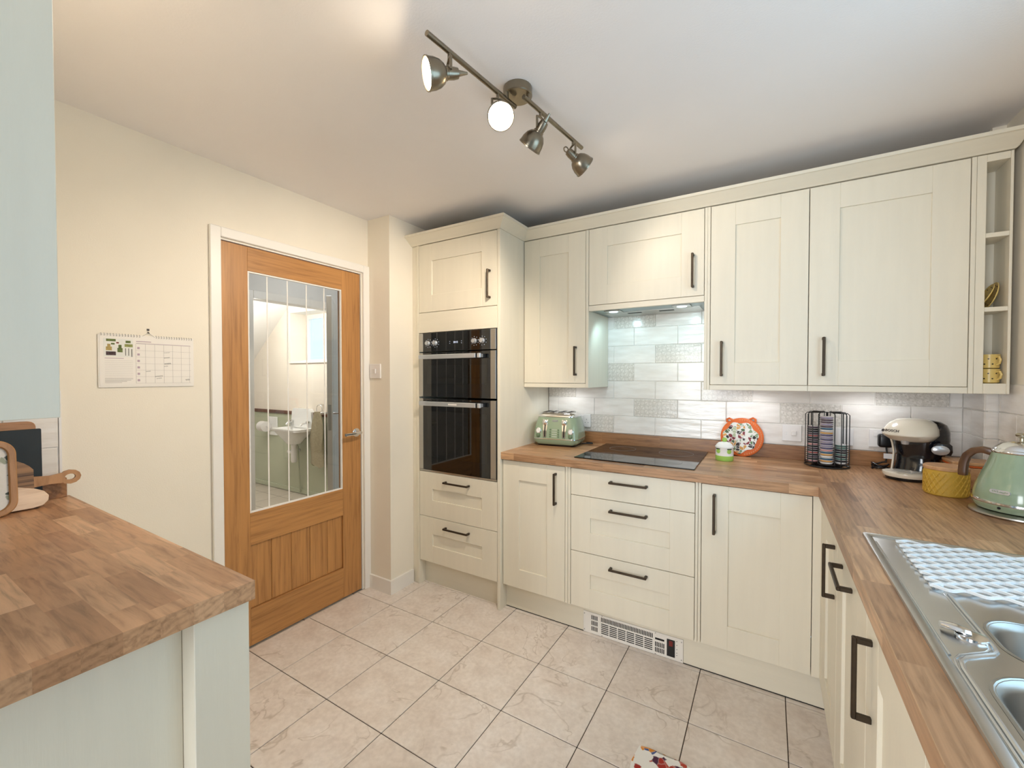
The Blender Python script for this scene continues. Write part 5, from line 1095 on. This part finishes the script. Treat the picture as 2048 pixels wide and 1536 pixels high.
# ------------------------------------------------------------------ cups and saucers on the open shelf
def cup(z, label, rot):
    cx, cy = 1.8270, 0.298
    t = thing('espresso_cup', label, 'cup', (cx, cy, z), 'yellow spotted cups on the open shelf')
    bm = B(); lathe(bm, [(0.020, 0.0), (0.0265, 0.004), (0.0278, 0.030), (0.0282, 0.055), (0.0268, 0.055), (0.0262, 0.030), (0.022, 0.008), (0.0, 0.006)], (cx, cy, z), 26, cap1=False); b = obj('bowl', bm, 'ochre_cup', t, smooth=True)
    bm = B(); lathe(bm, [(0.0262, 0.0515), (0.0255, 0.030), (0.0215, 0.0085), (0.0, 0.0068)], (cx, cy, z), 26, cap0=False, cap1=False); obj('white_glaze', bm, 'pot_white', t, smooth=True)
    a = rot; d = Vector((math.cos(a), math.sin(a), 0)); c = Vector((cx, cy, z))
    bm = B(); tube(bm, [c+d*0.027+Vector((0, 0, 0.044)), c+d*0.037+Vector((0, 0, 0.045)), c+d*0.042+Vector((0, 0, 0.034)), c+d*0.038+Vector((0, 0, 0.020)), c+d*0.027+Vector((0, 0, 0.014))], 0.0038, 8); obj('handle', bm, 'ochre_cup', t, smooth=True)
    bm = B()
    for i in range(8):
        for k in range(2):
            q = 2*PI*(i+0.5*k)/8; m = Matrix.Translation((cx+0.0277*math.cos(q), cy+0.0277*math.sin(q), z+0.018+0.020*k)) @ Matrix.Rotation(q, 4, 'Z') @ Matrix.Rotation(PI/2, 4, 'Y')
            b2 = B(); lathe(b2, [(0.0026, -0.001), (0.0026, 0.0009)], seg=8); rot_bm(b2, m); me_ = bpy.data.meshes.new('t'); b2.to_mesh(me_); b2.free(); bm.from_mesh(me_); bpy.data.meshes.remove(me_)
    obj('spots', bm, 'dot_dark', b)
cup(1.3238, 'lower yellow spotted cup on the bottom shelf', -1.05); cup(1.3796, 'upper yellow spotted cup stacked on the other cup', -1.15)
def saucer(cx, label, tilt):
    t = thing('saucer', label, 'saucer', (cx, 0.315, 1.6128), 'yellow saucers leaning on the middle shelf', rot=(0, 0, 0.0))
    bm = B(); R = 0.050
    lathe(bm, [(0.022, -0.004), (0.030, -0.002), (R, 0.005), (R, 0.008), (0.030, 0.002), (0.0, 0.001)], seg=30)
    m = Matrix.Translation((0, 0, R*math.cos(tilt)+0.002)) @ Matrix.Rotation(-PI/2+tilt, 4, 'Y'); rot_bm(bm, m); b = obj('dish', bm, 'ochre_cup', t, smooth=True)
    bm = B()
    for i in range(10):
        q = 2*PI*i/10; b2 = B(); lathe(b2, [(0.0022, 0.004), (0.0022, 0.0062)], (0.038*math.cos(q), 0.038*math.sin(q), 0.0), 8); me_ = bpy.data.meshes.new('t'); b2.to_mesh(me_); b2.free(); bm.from_mesh(me_); bpy.data.meshes.remove(me_)
    rot_bm(bm, m); obj('spots', bm, 'dot_dark', b)
saucer(1.8205, 'front yellow spotted saucer leaning on the middle shelf', 0.46); saucer(1.8390, 'rear yellow spotted saucer leaning on the middle shelf', 0.26)
# ------------------------------------------------------------------ things on the left-hand worktop
FZ = ZW+0.0004
def board(name, label, poly, t, mat, x, lean, y, cat='chopping board'):
    """outline (y,z) with thickness t, leaning back against the door wall"""
    o = thing(name, label, cat, (x, y, FZ), rot=(0, -lean, 0))
    bm = B(); prism(bm, poly, lambda u, v, a: (a, u, v), 0.0, t); bmesh.ops.bevel(bm, geom=list(bm.edges), offset=0.0015, segments=1, profile=0.5, affect='EDGES')
    obj('board', bm, mat, o); return o
def rr2(y0, y1, z0, z1, r, n=5):
    return [(p[0], p[1]) for p in rrect(y1-y0, z1-z0, r, 0, n, (y0+y1)/2, (z0+z1)/2)]
board('chopping_board', 'tall wooden chopping board with rounded corners at the back of the left worktop', rr2(-0.26, 0.0, 0.0, 0.281, 0.018), 0.018, 'board_wood', -1.0590, 0.018, -1.665)
board('slate_board', 'black slate board standing in front of the wooden board', rr2(-0.25, 0.0, 0.0, 0.256, 0.003, 2), 0.008, 'slate', -1.0330, 0.020, -1.655)
# round paddle board
pts = []
cyb, czb, Rb = -0.128, 0.082, 0.082
for i in range(30):
    a = -0.20+0.40-2*PI*0+ (0.32+ (2*PI-0.64)*i/29); pts.append((cyb+Rb*math.cos(a-0.2+0.0), czb+Rb*math.sin(a-0.2)))
nk = [(-0.043, 0.066), (-0.010, 0.063), (0.010, 0.058), (0.030, 0.056), (0.047, 0.063), (0.055, 0.078), (0.052, 0.094), (0.040, 0.104), (0.022, 0.106), (0.005, 0.101), (-0.015, 0.096), (-0.045, 0.098)]
cyh = [q for q in pts if q[0] < -0.052]
cyh.sort(key=lambda q: (math.atan2(q[1]-czb, q[0]-cyb)) % (2*PI))
o = thing('paddle_board', 'round striped paddle board with a looped wooden handle', 'chopping board', (-1.0050, -1.624, FZ), rot=(0, -0.06, 0))
bm = B(); prism(bm, cyh, lambda u, v, a: (a, u, v), 0.0, 0.014); obj('round_board', bm, 'board_stripe', o)
bm = B(); hole = [(0.0300+0.0140*math.cos(2*PI*i/12), 0.0815+0.0105*math.sin(2*PI*i/12)) for i in range(12)]
def quadstrip(bm, outer, inner, a0, a1):
    n = len(outer)
    V = [[bm.verts.new((a, u, v)) for u, v in L] for a in (a0, a1) for L in (outer, inner)]
    o0, i0, o1, i1 = V
    for j in range(n):
        k = (j+1) % n
        bm.faces.new((o0[j], o0[k], i0[k], i0[j])); bm.faces.new((o1[j], i1[j], i1[k], o1[k])); bm.faces.new((o0[j], o1[j], o1[k], o0[k])); bm.faces.new((i0[j], i0[k], i1[k], i1[j]))
outer = []
for i in range(12):
    a = 2*PI*i/12; outer.append((0.0300+0.0275*math.cos(a), 0.0815+0.0245*math.sin(a)))
quadstrip(bm, outer, hole, 0.0, 0.014)
prism(bm, [(-0.058, 0.062), (-0.02, 0.066), (0.010, 0.064), (0.010, 0.0985), (-0.02, 0.094), (-0.058, 0.098)], lambda u, v, a: (a, u, v), 0.0002, 0.0138)
obj('looped_handle', bm, 'wood_handle', o)
board('bread_board', 'pale thick wooden board leaning low in front of the paddle board', [(-0.20, 0.0), (-0.035, 0.0), (-0.012, 0.004), (0.0, 0.018), (0.002, 0.034), (-0.008, 0.050), (-0.028, 0.062), (-0.20, 0.118)], 0.022, 'board_pale', -0.965, 0.30, -1.657)
# framed tray with wooden hoop handle at the picture edge
o = thing('serving_tray', 'spotted serving tray with a rounded wooden frame at the left edge', 'tray', (-0.925, -1.728, FZ), rot=(0, -0.10, 0))
bm = B(); ring_o = rr2(-0.34, 0.0, 0.0, 0.236, 0.045, 6); ring_i = rr2(-0.322, -0.018, 0.018, 0.218, 0.030, 6); quadstrip(bm, ring_o, ring_i, -0.012, 0.012); bmesh.ops.bevel(bm, geom=[e for e in bm.edges if e.calc_length() < 0.03 or True][:0] or list(bm.edges), offset=0.003, segments=1, profile=0.5, affect='EDGES')
obj('wooden_frame', bm, 'wood_handle', o, smooth=True)
bm = B(); prism(bm, rr2(-0.322, -0.018, 0.018, 0.218, 0.030, 6), lambda u, v, a: (a, u, v), -0.004, 0.004); obj('printed_base', bm, 'spotty_cloth', o)
# ------------------------------------------------------------------ printed mat on the floor
fm = thing('floor_mat', 'white cloth mat with red and orange print on the kitchen floor', 'mat', (0.95, -0.74, 0.0))
bm = B(); secs = []
for i in range(13):
    y = -0.975+0.46*i/12; row = []
    top = [(0.703+0.50*k/14+0.004*math.sin(i*1.7), y+0.006*math.sin(k*1.9), 0.0065+0.0025*math.sin(k*1.3+i*0.9)) for k in range(15)]; bot = [(p[0], p[1], 0.0005) for p in reversed(top)]
    secs.append(top+bot)
loft(bm, secs); obj('cloth', bm, 'rag_print', fm, smooth=True)
# ------------------------------------------------------------------ view layer settle
bpy.context.view_layer.update()
